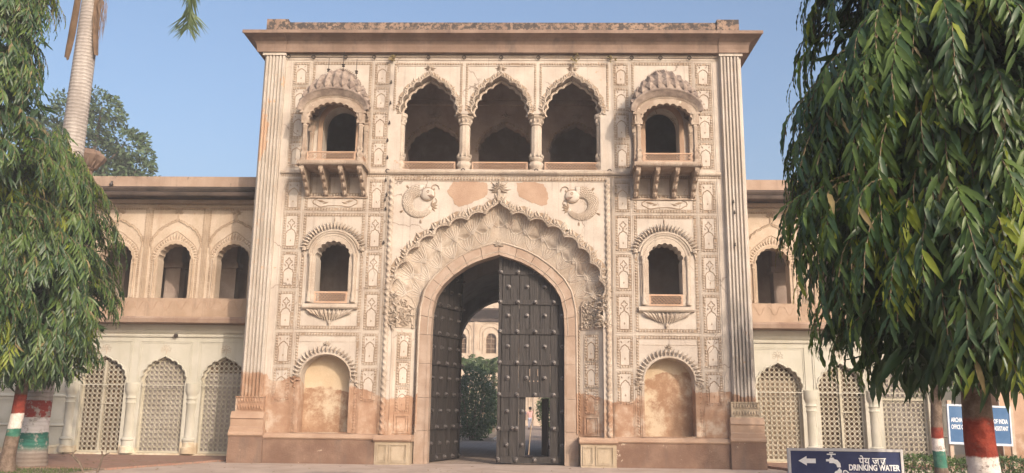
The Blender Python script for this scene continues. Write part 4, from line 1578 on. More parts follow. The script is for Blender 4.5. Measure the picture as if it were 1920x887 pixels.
def door_leaf(hinge, rot, left, wicket):
    D = part("door", G, hinge, (0, 0, rot))
    X = (lambda u: LW - u) if left else (lambda u: u - LW)
    cuts = [0.0, 0.11, 0.36, 0.64, 0.95, 1.27, 1.58, 1.83, 2.06]
    g = 0.010
    for k in range(len(cuts) - 1):
        a, b = cuts[k] + g, cuts[k + 1] - g
        zb = 1.95 if (wicket and 0.63 < a and b < 1.6) else 0.05
        th = 0.014 if k == 0 else 0.0
        y = RND.uniform(-.007, .007) - th * 2
        pts = [(X(a), zb), (X(b), zb), (X(b), door_top(b)), (X(a), door_top(a))]
        MB().slab(pts, [], y, y + 0.09 + th * 2).build("plank", M_wood, D)
    for (a, b, z0) in (((0.02, 0.63, .06), (0.635, 1.58, 1.97), (1.585, 2.05, .06)) if wicket else ((0.02, 1.03, .06), (1.035, 2.05, .06))):
        n = [a + (b - a) * i / 6 for i in range(7)]
        MB().slab([(X(a), z0), (X(b), z0)] + [(X(u), door_top(u) - .03) for u in reversed(n)], [], 0.088, 0.118).build("light_stop_board", M_wood, D)  # rear layer added to stop light passing through the plank slits
    def batten(u0, u1, z, h, yy):
        x0, x1 = sorted((X(u0), X(u1)))
        MB().box(x0, x1, -0.048 + yy, 0.012, z - h / 2, z + h / 2).build("batten", M_wood, D)
    for z in (5.71, 4.79, 3.89, 2.97, 2.02, 1.04, 0.14):
        um = min(2.03, max([u for u in np.linspace(0.2, 2.03, 60) if door_top(u) > z + .1]))
        if wicket and z == 1.04:
            batten(0.12, 0.63, z, 0.15, 0)
            batten(1.60, 2.03, z, 0.15, 0)
        else:
            batten(0.12, um, z, 0.15 if z > .5 else 0.19, 0)
    def stud(u, z, yy):
        if wicket and 0.66 < u < 1.57 and z < 1.9 and z > .2:
            return
        if z < door_top(u) - .06:
            link("stud", STUD_ME, D, (X(u), yy, z))
    for z in (5.71, 4.79, 3.89, 2.97, 2.02, 1.04, 0.14):
        for u in (0.055, 0.58, 1.12, 1.68):
            stud(u, z, -0.03 if u < .1 else -0.046)
    for z in (5.26, 4.38, 3.45, 2.51, 1.53, 0.56):
        for u in (0.30, 0.87, 1.41, 1.95):
            stud(u, z, -0.006)
    if wicket:
        for u0, u1, z0, z1 in ((0.61, 0.65, .235, 1.94), (1.57, 1.61, .235, 1.94)):
            x0, x1 = sorted((X(u0), X(u1)))
            MB().box(x0, x1, -0.03, 0.10, z0, z1).build("wicket_frame", M_wood, D)
        # inner strip with a stud beside the wicket opening
        x0, x1 = sorted((X(0.655), X(0.85)))
        MB().box(x0, x1, 0.045, 0.10, 0.24, 1.945).build("wicket_strip", M_wood, D)
        for z in (0.56, 1.53):
            link("stud", STUD_ME, D, (X(0.75), 0.04, z))
        link("stud", STUD_ME, D, (X(0.46), -.046, 1.04))
    return D


door_leaf((-2.06, 0.97, 0), math.radians(68), True, False)
DR = door_leaf((2.07, 0.64, 0), 0.0, False, True)
WD = part("wicket_door", G, (2.07 - LW + 1.55, 0.76, 0), (0, 0, math.radians(103)))
for k in range(3):
    MB().box(0.0 + k * .23 + .003, .23 + k * .23 - .003, 0, .05, 0.24, 1.92).build("plank", M_wood, WD)
for z in (.5, 1.04, 1.6):
    MB().box(.01, .68, -.03, .0, z - .05, z + .05).build("batten", M_wood, WD)
    link("stud", STUD_ME, WD, (.2, -.03, z))
    link("stud", STUD_ME, WD, (.52, -.03, z))
mb = MB()
for x in (-1.10, -0.86):     # lock hasp marks on the right leaf
    mb.box(x - .008, x + .008, -.02, .004, 2.57, 2.78)
for x in (-1.1, -.98, -.86):
    mb.box(x - .015, x + .015, -.02, .004, 2.40, 2.44)
mb.build("hasp", M_stone, DR)

# ================================================================== WINGS


def jali_mesh(outline, x0, x1, z0, z1, pitch=0.15, y=0.0, th=0.035):
    from math import cos, sin
    def inside(x, z):
        c = False
        n = len(outline)
        for i in range(n):
            (xa, za), (xb, zb) = outline[i - 1], outline[i]
            if (za > z) != (zb > z) and x < (xb - xa) * (z - za) / (zb - za) + xa:
                c = not c
        return c
    mb = MB()
    nx = int(round((x1 - x0) / pitch))
    px = (x1 - x0) / nx
    nz = int(math.ceil((z1 - z0) / pitch))
    N = 12
    cell_o, cell_h = [], []
    for i in range(N):
        a = 2 * PI * (i + .5) / N
        c, s = cos(a), sin(a)
        m = max(abs(c), abs(s))
        q = [c / m * .5, s / m * .5]
        if abs(abs(q[0]) - abs(q[1])) < 1e-6:
            pass
        cell_o.append(q)
        cell_h.append([c * .385, s * .385])
    # notch the corners so that a small diamond stays open where four rings meet
    for i, q in enumerate(cell_o):
        if abs(q[0]) > .28 and abs(q[1]) > .28 or (abs(q[0]) > .49 and abs(q[1]) > .2) or (abs(q[1]) > .49 and abs(q[0]) > .2):
            k = .47 / math.hypot(*q) if math.hypot(*q) > .52 else 1
            cell_o[i] = [q[0] * k, q[1] * k]
    for i in range(nx):
        for j in range(nz):
            cx, cz = x0 + px * (i + .5), z0 + pitch * (j + .5)
            if not inside(cx, cz):
                continue
            vs = [(cx + q[0] * px, y, cz + q[1] * pitch) for q in cell_o] + [(cx + q[0] * px, y, cz + q[1] * pitch) for q in cell_h]
            vs += [(p[0], y + th, p[2]) for p in vs[N:]]
            fs = []
            for k in range(N):
                k2 = (k + 1) % N
                fs.append((k, k2, N + k2, N + k))
                fs.append((N + k, N + k2, 2 * N + k2, 2 * N + k))
            mb.add(vs, fs)
            # little ring in the gap at the upper right corner
            mb.tube([(cx + px * .5 + .026 * cos(t * PI / 3), y + .008, cz + pitch * .5 + .026 * sin(t * PI / 3)) for t in range(6)], .008, 3, closed=True)
    return mb


LOW = cusped(0, 0.71, 0.10, 2.30, 3.13, 4, 0.24, 5)
UPP = scallop(0, 0.525, 5.0, 6.28, 6.84, 9, 0.22)
JALI_ME = {}


def wing(s):
    lab = "two-storey cream side wing with arched gallery and lattice screens, left of the gatehouse" if s < 0 else "cream side wing with lattice screens, mostly hidden behind the large drooping tree"
    Wg = thing("side_wing", lab, "building", group="wings beside the gatehouse")
    Y0 = 2.2
    bay = [s * (8.82 + 1.95 * k) for k in range(6)]
    xa, xb = sorted((s * 7.49, s * 20.0))
    # walls
    MB().slab([(xa, 0), (xb, 0), (xb, 4.2), (xa, 4.2)], [sh([(x, max(z, .1)) for x, z in LOW], b) for b in bay[:3]], Y0, Y0 + .4).build("lower_wall", M_wlow, Wg)
    MB().slab([(xa, 4.2), (xb, 4.2), (xb, 8.5), (xa, 8.5)], [sh(UPP, b) for b in bay], Y0, Y0 + .4).build("upper_wall", M_wup, Wg)
    MB().box(xa, xb, 5.4, 5.7, 0, 8.5).build("rear_wall", M_int, Wg)
    MB().box(xa, xb, Y0 + .4, 5.4, 8.3, 8.5).build("ceiling_slab", M_int, Wg)
    MB().box(xa, xb, Y0 + .4, 5.4, 4.2, 4.6).build("gallery_floor", M_int, Wg)
    for b in bay:
        x = b + s * .75
        mb = MB()
        mb.box(x - .26, x + .26, 3.9, 4.3, 4.6, 8.3)
        mb.box(x - .34, x + .34, 3.82, 4.38, 6.3, 6.5)
        mb.build("inner_pillar", M_int, Wg)
    # upper wall ornament
    mb0 = cusped(0, 0.80, 6.5, 6.70, 7.62, 4, 0.2, 4, 66)
    first = None
    for b in bay:
        if first is None:
            A = part("gallery_arch", Wg, (b, 0, 0))
            first = []
            mb = MB()
            h = len(mb0) // 2 + 1
            leaf_border(mb, mb0[1:h], 0.085, y=Y0, h=.03, step=.06)
            leaf_border(mb, mb0[h - 1:-1][::-1], 0.085, y=Y0, h=.03, step=.06, flip=-1)
            mb.tube([(x, Y0 - .005, z) for x, z in mb0], .028, 5)
            flower(mb, 0, 7.88, .2, y=Y0, n=9, h=.04, stem=.26)
            first.append(mb.build("cusped_border", M_wrel, A))
            mb = MB()
            i2 = roundarch(0, .60, 5.02, 6.28, 6.92)
            mb.slab([(-.60, 5.02)] + i2[1:-1] + [(.60, 5.02), (.526, 5.02)] + list(reversed(UPP[1:-1])) + [(-.526, 5.02)], [], Y0 - .03, Y0 + .005)
            for i in range(23):
                a = PI * (.04 + .92 * i / 22)
                pk = 0.16 * max(0, 1 - abs(a - PI / 2) / .5)
                mb.leafpiece((.63 * math.cos(a), Y0, 6.30 + .64 * math.sin(a)), (math.cos(a), 0, math.sin(a)), (0, -1, 0), .15 + pk, .09, .035, bend=.1)
            pk = [(.80 * math.cos(PI * i / 30), Y0 - .004, 6.30 + (.78 + .17 * max(0, 1 - abs(PI * i / 30 - PI / 2) / .5)) * math.sin(PI * i / 30)) for i in range(31)]
            mb.tube(pk, .018, 4)
            for q in (-1, 1):
                mb.lathe([(.05, 5.02), (.055, 5.1), (.035, 5.16), (.035, 6.1), (.055, 6.15), (.035, 6.2), (.06, 6.3)], q * .64, Y0 - .02, 8)
                rope(mb, (q * .76, 5.02), (q * .76, 6.6), .05, .07, .025, y=Y0)
            first.append(mb.build("arch_surround", M_wrel, A))
            mb = MB()
            rope_frame(mb, -.90, .90, 6.9, 8.03, .05, y=Y0, bottom=False)
            for q in (-1, 1):
                for k in range(2):
                    mb.box(q * (.89 + .05 * k), q * (.91 + .05 * k), Y0 - .03, Y0 + .003, 5.02, 8.0)
            first.append(mb.build("bay_frame", M_wrel, A))
        else:
            A = part("gallery_arch", Wg, (b, 0, 0))
            for o in first:
                c = o.copy()
                COL.objects.link(c)
                c.parent = A
    mb = MB()
    mb.sweep([(Y0 + .003, 8.06), (Y0 - .04, 8.07), (Y0 - .05, 8.12), (Y0 - .03, 8.16), (Y0 + .003, 8.18)], xa, xb)
    mb.sweep([(Y0 + .003, 8.18), (Y0 - .08, 8.19), (Y0 - .10, 8.24), (Y0 - .12, 8.30), (Y0 + .003, 8.34)], xa, xb)
    mb.build("frieze_moulding", M_wup, Wg)
    # chajja eave and parapet
    mb = MB()
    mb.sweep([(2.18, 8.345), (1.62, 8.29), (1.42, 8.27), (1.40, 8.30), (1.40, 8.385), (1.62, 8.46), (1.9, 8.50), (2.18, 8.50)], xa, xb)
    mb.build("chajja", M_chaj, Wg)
    MB().box(xa, xb, 1.87, 2.6, 8.50, 9.04).build("roof_parapet", M_wpar, Wg)
    mb = MB()
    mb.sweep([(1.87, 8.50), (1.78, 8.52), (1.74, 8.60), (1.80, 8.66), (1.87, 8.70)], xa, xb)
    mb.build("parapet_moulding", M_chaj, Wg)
    MB().box(xa, xb, 2.6, 5.7, 8.5, 8.75).build("roof", M_wpar, Wg)
    # balustrade and gallery ledge
    MB().box(xa, xb, 1.92, 2.199, 4.36, 4.985).build("balustrade", M_bal, Wg)
    mb = MB()
    x = xa + .3
    while x < xb - .2:
        pts = []
        for i in range(21):
            t = -1 + 2 * i / 20
            pts.append((x + t * .20, 1.918, 4.86 - .26 * (1 - abs(t) ** .7) * 1.0 - .05 * math.sin(PI * abs(t) * 2)))
        mb.tube(pts, .011, 3)
        x += .47
    mb.build("scale_motif", M_bare, Wg)
    mb = MB()
    mb.sweep([(2.199, 4.13), (1.66, 4.15), (1.62, 4.17), (1.60, 4.30), (1.64, 4.36), (2.199, 4.36)], xa, xb)
    mb.build("gallery_ledge", plaster("pink_grey_ledge", (0.26, 0.17, 0.125), (0.36, 0.26, 0.2), stain=(.12, .09, .075), stain_amt=.6) if s < 0 else bpy.data.materials["pink_grey_ledge"], Wg)
    # lower wall mouldings
    mb = MB()
    mb.sweep([(Y0 + .003, 3.74), (Y0 - .05, 3.75), (Y0 - .06, 3.80), (Y0 - .03, 3.84), (Y0 - .10, 3.90), (Y0 - .12, 3.96), (Y0 - .20, 4.06), (Y0 - .24, 4.128), (Y0 + .003, 4.129)], xa, xb)
    mb.build("cove_moulding", M_wlow, Wg)
    f1 = None
    for b in bay[:3]:
        mb = MB()
        fillet(mb, -.86, .86, 2.2, 3.62, .022, .02, y=Y0)
        fillet(mb, -.80, .80, 2.2, 3.56, .012, .014, y=Y0)
        mb.tube([(x * 1.03, Y0 - .006, z + .02) for x, z in LOW[1:-1]], .024, 5)
        if f1 is None:
            f1 = mb.build("panel_moulding", M_wlow, Wg, loc=(b, 0, 0))
            mb = MB()
            for i in range(7):
                a = PI * (-.12 + 1.24 * i / 6)
                c_, s_ = math.cos(a), math.sin(a)
                ctr = (.03 * c_, 3.34 + .02 * s_)
                q = [(ctr[0] + .15 * c_, ctr[1] + .15 * s_), (ctr[0] + .09 * c_ - .04 * s_, ctr[1] + .09 * s_ + .04 * c_), ctr, (ctr[0] + .09 * c_ + .04 * s_, ctr[1] + .09 * s_ - .04 * c_)]
                mb.tube([(x, Y0, z) for x, z in q], .007, 3, closed=True)
            mb.tube([(0, Y0, 3.34), (0.02, Y0, 3.26), (0, Y0, 3.18)], .009, 3)
            f2 = mb.build("flower_motif", M_bal, Wg, loc=(b, 0, 0))
        else:
            link("panel_moulding", f1.data, Wg, (b, 0, 0))
            link("flower_motif", f2.data, Wg, (b, 0, 0))
    cp = [(.30, .10), (.30, .28), (.25, .31), (.24, .36), (.24, .48), (.27, .50), (.27, .54), (.21, .58), (.205, .64), (.205, 1.62), (.23, 1.65), (.205, 1.69), (.215, 1.78), (.24, 1.80), (.215, 1.83), (.215, 1.90), (.26, 1.98), (.285, 2.06), (.29, 2.28)]
    f3 = None
    for k in range(-1, 3):
        x = s * (8.82 + 1.95 * (k + .5))
        if k == -1:
            x = s * 7.92
        if f3 is None:
            f3 = MB().lathe([(r * .84, z) for r, z in cp], 0, 0, 16).build("half_column", M_wlow, Wg, loc=(x, Y0 + .08, 0), smooth=True)
        else:
            link("half_column", f3.data, Wg, (x, Y0 + .08, 0))
    # lattice screens
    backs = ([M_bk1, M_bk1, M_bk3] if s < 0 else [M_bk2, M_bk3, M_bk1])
    for k, b in enumerate(bay[:3]):
        S_ = part("lattice_screen", Wg, (b, Y0 + .16, 0))
        if not JALI_ME:
            ow = sh(LOW, 0)
            jm = jali_mesh([(x * .95, z) for x, z in ow], -.69, .69, .14, 3.1)
            JALI_ME['jali'] = jm.build("jali", M_jali, S_).data
            fr = MB()
            inn = [(x * .90, .17 + (z - .10) * .965) for x, z in ow]
            fr.slab([(x * 1.03, z + .005) for x, z in ow], [inn], -.02, .05)
            JALI_ME['frame'] = fr.build("screen_frame", M_jali, S_).data
            bk = MB().slab([(x * 1.0, z) for x, z in ow], [], .085, .095)
            me = bpy.data.meshes.new("backing")
            me.from_pydata(bk.v, [], bk.f)
            JALI_ME['back'] = me
        else:
            link("jali", JALI_ME['jali'], S_)
            link("screen_frame", JALI_ME['frame'], S_)
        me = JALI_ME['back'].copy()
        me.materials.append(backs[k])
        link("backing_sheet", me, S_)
        door = (k == 2 and s < 0) or (k == 1 and s > 0)
        if door:
            mb = MB()
            mb.box(-.035, .035, -.05, .04, .12, 3.0)
            mb.build("meeting_stile", M_jali, S_)
            mb = MB()
            mb.tube([(-.05, -.06, 1.62), (.36, -.06, 1.62)], .018, 6)
            mb.tube([(.12, -.06, 1.62), (.12, -.06, 1.45)], .014, 6)
            mb.build("bolt", M_jali, S_)
        if k == 2 and s > 0:
            MB().box(-.66, .66, -.03, .03, 2.0, 2.06).build("cross_bar", M_jali, S_)
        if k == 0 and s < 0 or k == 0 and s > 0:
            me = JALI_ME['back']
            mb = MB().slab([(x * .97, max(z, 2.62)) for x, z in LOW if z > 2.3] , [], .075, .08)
            mb.build("dark_gap_sheet", M_bk3, S_)  # darkness of the gap above the backing put into a brown sheet
    # solid moulded wall beyond the screens
    for x0, x1, z0, z1 in ((13.75, 14.9, 1.0, 1.75), (13.75, 14.9, .25, .85), (15.3, 17.2, 1.0, 1.75), (15.3, 17.2, .25, .85), (13.75, 17.2, 2.0, 3.5)):
        mb = MB()
        q0, q1 = sorted((s * x0, s * x1))
        fillet(mb, q0, q1, z0, z1, .04, .03, y=Y0)
        fillet(mb, q0 + .1, q1 - .1, z0 + .1, z1 - .1, .02, .02, y=Y0)
        mb.build("wall_panel", M_wlow, Wg)
    mb = MB()
    q0, q1 = sorted((s * 13.6, s * 20))
    mb.sweep([(Y0 + .003, .88), (Y0 - .06, .90), (Y0 - .07, .94), (Y0 - .03, .98), (Y0 + .003, 1.0)], q0, q1)
    mb.sweep([(Y0 + .003, 1.80), (Y0 - .05, 1.82), (Y0 - .05, 1.86), (Y0 + .003, 1.9)], q0, q1)
    mb.build("dado_moulding", M_wlow, Wg)
    return Wg


WL = wing(-1)
WR = wing(1)
mb = MB()
mb.box(14.75, 19, 0.6, 2.15, 0, 9.0)
ep = mb.build("end_pier", plaster("salmon_plaster", (0.42, 0.27, 0.185), (0.50, 0.34, 0.245), bare=BARE, bh=(1.25, 0)), WR)
mb = MB()
mb.lathe([(.018, 0.0), (.018, 2.2)], 14.73, .56, 6)
mb.build("drain_pipe", M_kerb, WR)
# small dark spotlight and pipe stub over the left screens, cctv ball on parapet
mb = MB()
mb.lathe([(0, 0), (.06, .01), (.07, .06), (.05, .1), (0, .11)], 0, 0, 10, M=Matrix.Translation((-10.45, 2.14, 3.79)) @ Matrix.Rotation(PI / 2, 4, 'X'))
mb.build("spot_lamp", M_rust, WL)
mb = MB()
mb.lathe([(0, -.07), (.05, -.05), (.07, 0), (.05, .05), (0, .07)], -12.95, 1.80, 10)
mb.box(-12.97, -12.93, 1.8, 1.9, 8.78, 8.86)
mb.v = [(x, y, z + (8.74 if z < 1 else 0)) for x, y, z in mb.v]
mb.build("wall_camera", M_iron, WL)
# lotus finial on the left wing roof
FN = MB().lathe([(.34, 9.03), (.34, 9.14), (.26, 9.2), (.24, 9.42), (.30, 9.47), (.27, 9.52), (.42, 9.64), (.55, 9.78), (.62, 9.92), (.60, 10.0), (.48, 10.03), (.46, 10.12), (.3, 10.16)], -14.35, 2.6, 20, ripple=.05, lobes=10)
for i in range(14):
    a = 2 * PI * i / 14
    FN.leafpiece((-14.35 + .30 * math.cos(a), 2.6 + .30 * math.sin(a), 9.50), (math.cos(a) * .7, math.sin(a) * .7, 1), (math.cos(a), math.sin(a), -.5), .5, .17, .06)
FN.build("roof_finial", M_corn, WL)

# ================================================================== VEGETATION
NR = np.random.RandomState(5)


def leaf_shape(width=0.17, fold=0.25, droop=0.16, wave=0.012, st=(0, .1, .3, .55, .8, 1)):
    V, F = [], []
    for k, t in enumerate(st):
        w = width * 0.5 * math.sin(PI * min(1, t ** 0.8)) if 0 < t < 1 else 0.0
        z = -droop * t * t
        wv = wave * (1 if k % 2 else -1)
        if k in (0, len(st) - 1):
            V.append((t, 0, z))
        else:
            V += [(t, -w, z + fold * w + wv), (t, 0, z), (t, w, z + fold * w - wv)]
    F += [(0, 2, 1), (0, 3, 2)]
    for k in range(len(st) - 3):
        a = 1 + 3 * k
        F += [(a, a + 1, a + 4, a + 3), (a + 1, a + 2, a + 5, a + 4)]
    a = 1 + 3 * (len(st) - 3)
    F += [(a, a + 1, a + 3), (a + 1, a + 2, a + 3)]
    return np.array(V, float), F


def frames(D, N):
    D = D / np.linalg.norm(D, axis=1)[:, None]
    Q = np.cross(N, D)
    Q /= np.linalg.norm(Q, axis=1)[:, None] + 1e-9
    return D, Q, np.cross(D, Q)


def scatter(name, tmpl, P, D, N, L, mi, mats, parent=None, **kw):
    V, F = tmpl
    D, Q, N = frames(D, N)
    k, n = len(P), len(V)
    A = P[:, None, :] + L[:, None, None] * (V[None, :, 0:1] * D[:, None, :] + V[None, :, 1:2] * Q[:, None, :] + V[None, :, 2:3] * N[:, None, :])
    loops = np.concatenate([np.array(f) for f in F])
    sizes = np.array([len(f) for f in F])
    LI = (loops[None, :] + (np.arange(k) * n)[:, None]).ravel()
    SZ = np.tile(sizes, k)
    me = bpy.data.meshes.new(name)
    me.vertices.add(k * n)
    me.vertices.foreach_set('co', A.ravel().astype(np.float32))
    me.loops.add(len(LI))
    me.loops.foreach_set('vertex_index', LI.astype(np.int32))
    me.polygons.add(len(SZ))
    me.polygons.foreach_set('loop_start', np.r_[0, np.cumsum(SZ)[:-1]].astype(np.int32))
    me.polygons.foreach_set('loop_total', SZ.astype(np.int32))
    for m in mats:
        me.materials.append(m)
    me.polygons.foreach_set('material_index', np.repeat(mi, len(F)).astype(np.int32))
    me.polygons.foreach_set('use_smooth', np.ones(len(SZ), bool))
    me.update(calc_edges=True)
    me.validate()
    return link(name, me, parent, **kw)


TM_leaf = leaf_shape(.16, .3, .2, .022, (0, .08, .22, .38, .54, .7, .86, 1))
LEAF_ME = []
for m in LEAFM:
    for v in range(2):
        V, F = leaf_shape(0.14 + .035 * v, 0.25 + .15 * v, 0.14 + .16 * v, .022, (0, .08, .22, .38, .54, .7, .86, 1))
        me = bpy.data.meshes.new("leaf")
        me.from_pydata([tuple(p) for p in V], [], F)
        me.materials.append(m)
        me.polygons.foreach_set('use_smooth', [True] * len(me.polygons))
        LEAF_ME.append(me)


def ashoka(name, label, base, Rz, trunk_mat, tr, ntw, L0, nsingle, group, seed, zlo, zhi, young=0.1, trunk_top=None, front=0.7, gap=.05, inner=900):
    rs = np.random.RandomState(seed)
    rd = random.Random(seed)
    bx, by = base
    T = thing(name, label, "tree", (0, 0, 0), group)
    zs_, rs_ = [a for a, b in Rz], [b for a, b in Rz]
    R = lambda z: float(np.interp(z, zs_, rs_))
    # trunk
    mb = MB()
    top = trunk_top or zhi * .95
    pts, rad = [], []
    for i in range(15):
        z = -0.05 + top * i / 14
        pts.append((bx + .05 * math.sin(i * .9 + seed), by + .05 * math.cos(i * .7 + seed), z))
        rad.append(max(.03, tr * (1 - .72 * i / 14) * (1.35 if i == 0 else 1.0)))
    mb.tube(pts, rad, 14)
    mb.build("trunk", trunk_mat, T, smooth=True)
    tw = MB()
    P, D, N, L, MI = [], [], [], [], []
    cam_dir = math.atan2(-CD - by, CX - bx)
    nb = max(1, ntw // 11)
    boughs = []
    for k in range(nb):
        phi = cam_dir + (rd.gauss(0, 1.05) if rd.random() < front else rd.uniform(-PI, PI))
        boughs.append((rd.uniform(zlo, zhi), phi, rd.choice((rd.uniform(.62, .8), rd.uniform(.82, 1.0), rd.uniform(.95, 1.13))), rd.random() < young * 1.4, rd.uniform(.5, 1.05), rd.choices((0, 1), (.5, .5))[0]))
    for k in range(ntw):
        bz, bp, bd, by_, drop_b, bm = boughs[k % nb]
        spread = .24 / max(.4, R(bz))
        ze = min(zhi, max(zlo, bz + rd.gauss(0, .24)))
        phi = bp + rd.gauss(0, spread)
        r1 = R(ze) * bd * rd.uniform(.94, 1.05)
        rad_ = np.array([math.cos(phi), math.sin(phi), 0])
        drop = drop_b * rd.uniform(.8, 1.15)
        p0 = np.array([bx, by, 0]) + rad_ * r1 * rd.uniform(.35, .65) + np.array([0, 0, ze + drop * rd.uniform(.75, 1.05)])
        p2 = np.array([bx, by, 0]) + rad_ * r1 + np.array([rd.gauss(0, .06), rd.gauss(0, .06), ze])
        p1 = np.array([bx, by, 0]) + rad_ * r1 * rd.uniform(.92, 1.06) + np.array([0, 0, ze + drop * rd.uniform(.75, 1.1)])
        n = max(6, int(np.linalg.norm(p2 - p0) / gap))
        ts = np.linspace(0, 1, n + 1)[:, None]
        C = (1 - ts) ** 2 * p0 + 2 * ts * (1 - ts) * p1 + ts ** 2 * p2
        tw.tube([tuple(p) for p in C[:: max(1, n // 5)]], .007, 3)
        isy = by_ and rd.random() < .7
        base_m = bm if rd.random() < .8 else 1 - bm
        for i in range(1, n + 1):
            d = C[i] - C[i - 1]
            d = d / np.linalg.norm(d)
            side = np.cross(d, rad_)
            side = side / (np.linalg.norm(side) + 1e-6)
            sg = 1 if i % 2 else -1
            dd = d * rd.uniform(.5, .9) + side * sg * rd.uniform(.3, .85) + np.array([0, 0, -rd.uniform(.4, 1.1)]) + rad_ * rd.uniform(-.05, .4)
            P.append(C[i])
            D.append(dd)
            N.append(rad_ * rd.uniform(.5, 1.1) + np.array([0, 0, .55]) + rs.normal(0, .28, 3))
            L.append(L0 * rd.uniform(.5, 1.2) * (.6 + .4 * math.sin(PI * min(1, .25 + i / n * .7))))
            t = i / n
            if isy and t > .35:
                MI.append(2)
            else:
                MI.append(rd.choices((base_m, 1 - base_m, 2, 3), (.74, .20, .025, .018))[0])
    for k in range(inner):    # leaves deeper in the crown
        z = rd.uniform(zlo + .2, zhi)
        phi = rd.uniform(-PI, PI)
        r = R(z) * rd.uniform(.25, .75)
        q = np.array([math.cos(phi), math.sin(phi), 0])
        P.append(np.array([bx, by, z]) + q * r)
        D.append(q * .5 + np.array([0, 0, -1]) + rs.normal(0, .4, 3))
        N.append(q + rs.normal(0, .5, 3))
        L.append(L0 * rd.uniform(.9, 1.5))
        MI.append(0)
    P, D, N, L, MI = map(np.array, (P, D, N, L, MI))
    tw.build("twig", M_twig, T, kind='stuff')
    # the leaves that show largest become single parts
    vis = np.linalg.norm(P - np.array([CX, -CD, CZ]), axis=1) / L
    if nsingle:
        rv = [ray(px_, 443) for px_ in (0, 1920)]
        vx = (P[:, 0] - CX) / (P[:, 1] + CD)
        off = (vx < rv[0].x / rv[0].y) | (vx > rv[1].x / rv[1].y) | ((P[:, 2] - CZ) / (P[:, 1] + CD) > .53)
        vis = vis + off * 1e3
        order = np.argsort(vis)
        single, rest = order[:nsingle], order[nsingle:]
        Dn, Q, Nn = frames(D[single], N[single])
        for i, k in enumerate(single):
            l = L[k]
            M = Matrix(((Dn[i][0] * l, Q[i][0] * l, Nn[i][0] * l, P[k][0]), (Dn[i][1] * l, Q[i][1] * l, Nn[i][1] * l, P[k][1]), (Dn[i][2] * l, Q[i][2] * l, Nn[i][2] * l, P[k][2]), (0, 0, 0, 1)))
            link("leaf", LEAF_ME[MI[k] * 2 + i % 2], T, mat4=M)
    else:
        rest = np.arange(len(P))
    scatter("foliage", TM_leaf, P[rest], D[rest], N[rest], L[rest], MI[rest], LEAFM, T, kind='stuff')
    return T


PT1 = painted_trunk("red_white_trunk_paint", 0.2, 1.235, 0.0, 1.56)
PT2 = painted_trunk("tricolour_trunk_paint_pale", 0.78, 1.06, 0.42, 1.30)
PT4 = painted_trunk("tricolour_trunk_paint_worn", 1.02, 1.36, 0.84, 1.80)

ashoka("drooping_tree", "large dark drooping evergreen with red and white painted trunk, nearest the camera at right", (5.06, -17.0),
       [(1.6, .5), (1.8, .8), (2.1, 1.15), (2.6, 1.45), (3.2, 1.66), (4.0, 1.56), (4.8, 1.32), (5.5, 1.14), (6.2, .92), (7.0, .55), (7.6, .1)], PT1, .150, 1150, .33, 300,
       "drooping evergreen trees", 21, 1.86, 7.0, young=.055, gap=.046, inner=4200)
ashoka("drooping_tree", "slim drooping evergreen with worn tricolour trunk between the two blue signboards", (10.30, -5.0),
       [(2.0, .5), (2.6, 1.1), (3.6, 1.5), (5, 1.3), (7, .6), (7.6, .1)], PT2, .145, 200, .28, 0, "drooping evergreen trees", 22, 2.1, 7.2, young=.05, inner=900)
ashoka("drooping_tree", "bushy drooping evergreen with red, white and green trunk, in front of the left wing", (-11.05, -5.0),
       [(1.9, .6), (2.2, 1.45), (2.8, 1.95), (3.6, 2.12), (4.6, 1.95), (5.6, 1.6), (6.4, 1.35), (7.0, .9), (7.5, .4), (7.8, .1)], PT4, .165, 1000, .35, 300,
       "drooping evergreen trees", 23, 2.05, 7.3, young=.10, front=.75, gap=.052, inner=4000)
ashoka("drooping_tree", "tall spire-shaped drooping evergreen at the far left edge of the picture", (-11.75, -6.6),
       [(2.2, .6), (2.8, 1.4), (4.0, 1.9), (6.0, 2.0), (8.0, 1.75), (10.0, 1.35), (12.0, .95), (13.5, .4), (14, .1)], M_bark, .16, 1600, .33, 300,
       "drooping evergreen trees", 25, 2.4, 13.4, young=.07, front=.75, gap=.055, inner=4500)

# ---------------- palm
PX, PY = -11.74, -3.0
PALM = thing("palm_tree", "tall royal palm with ringed grey trunk and tricolour painted base behind the left trees", "palm tree")


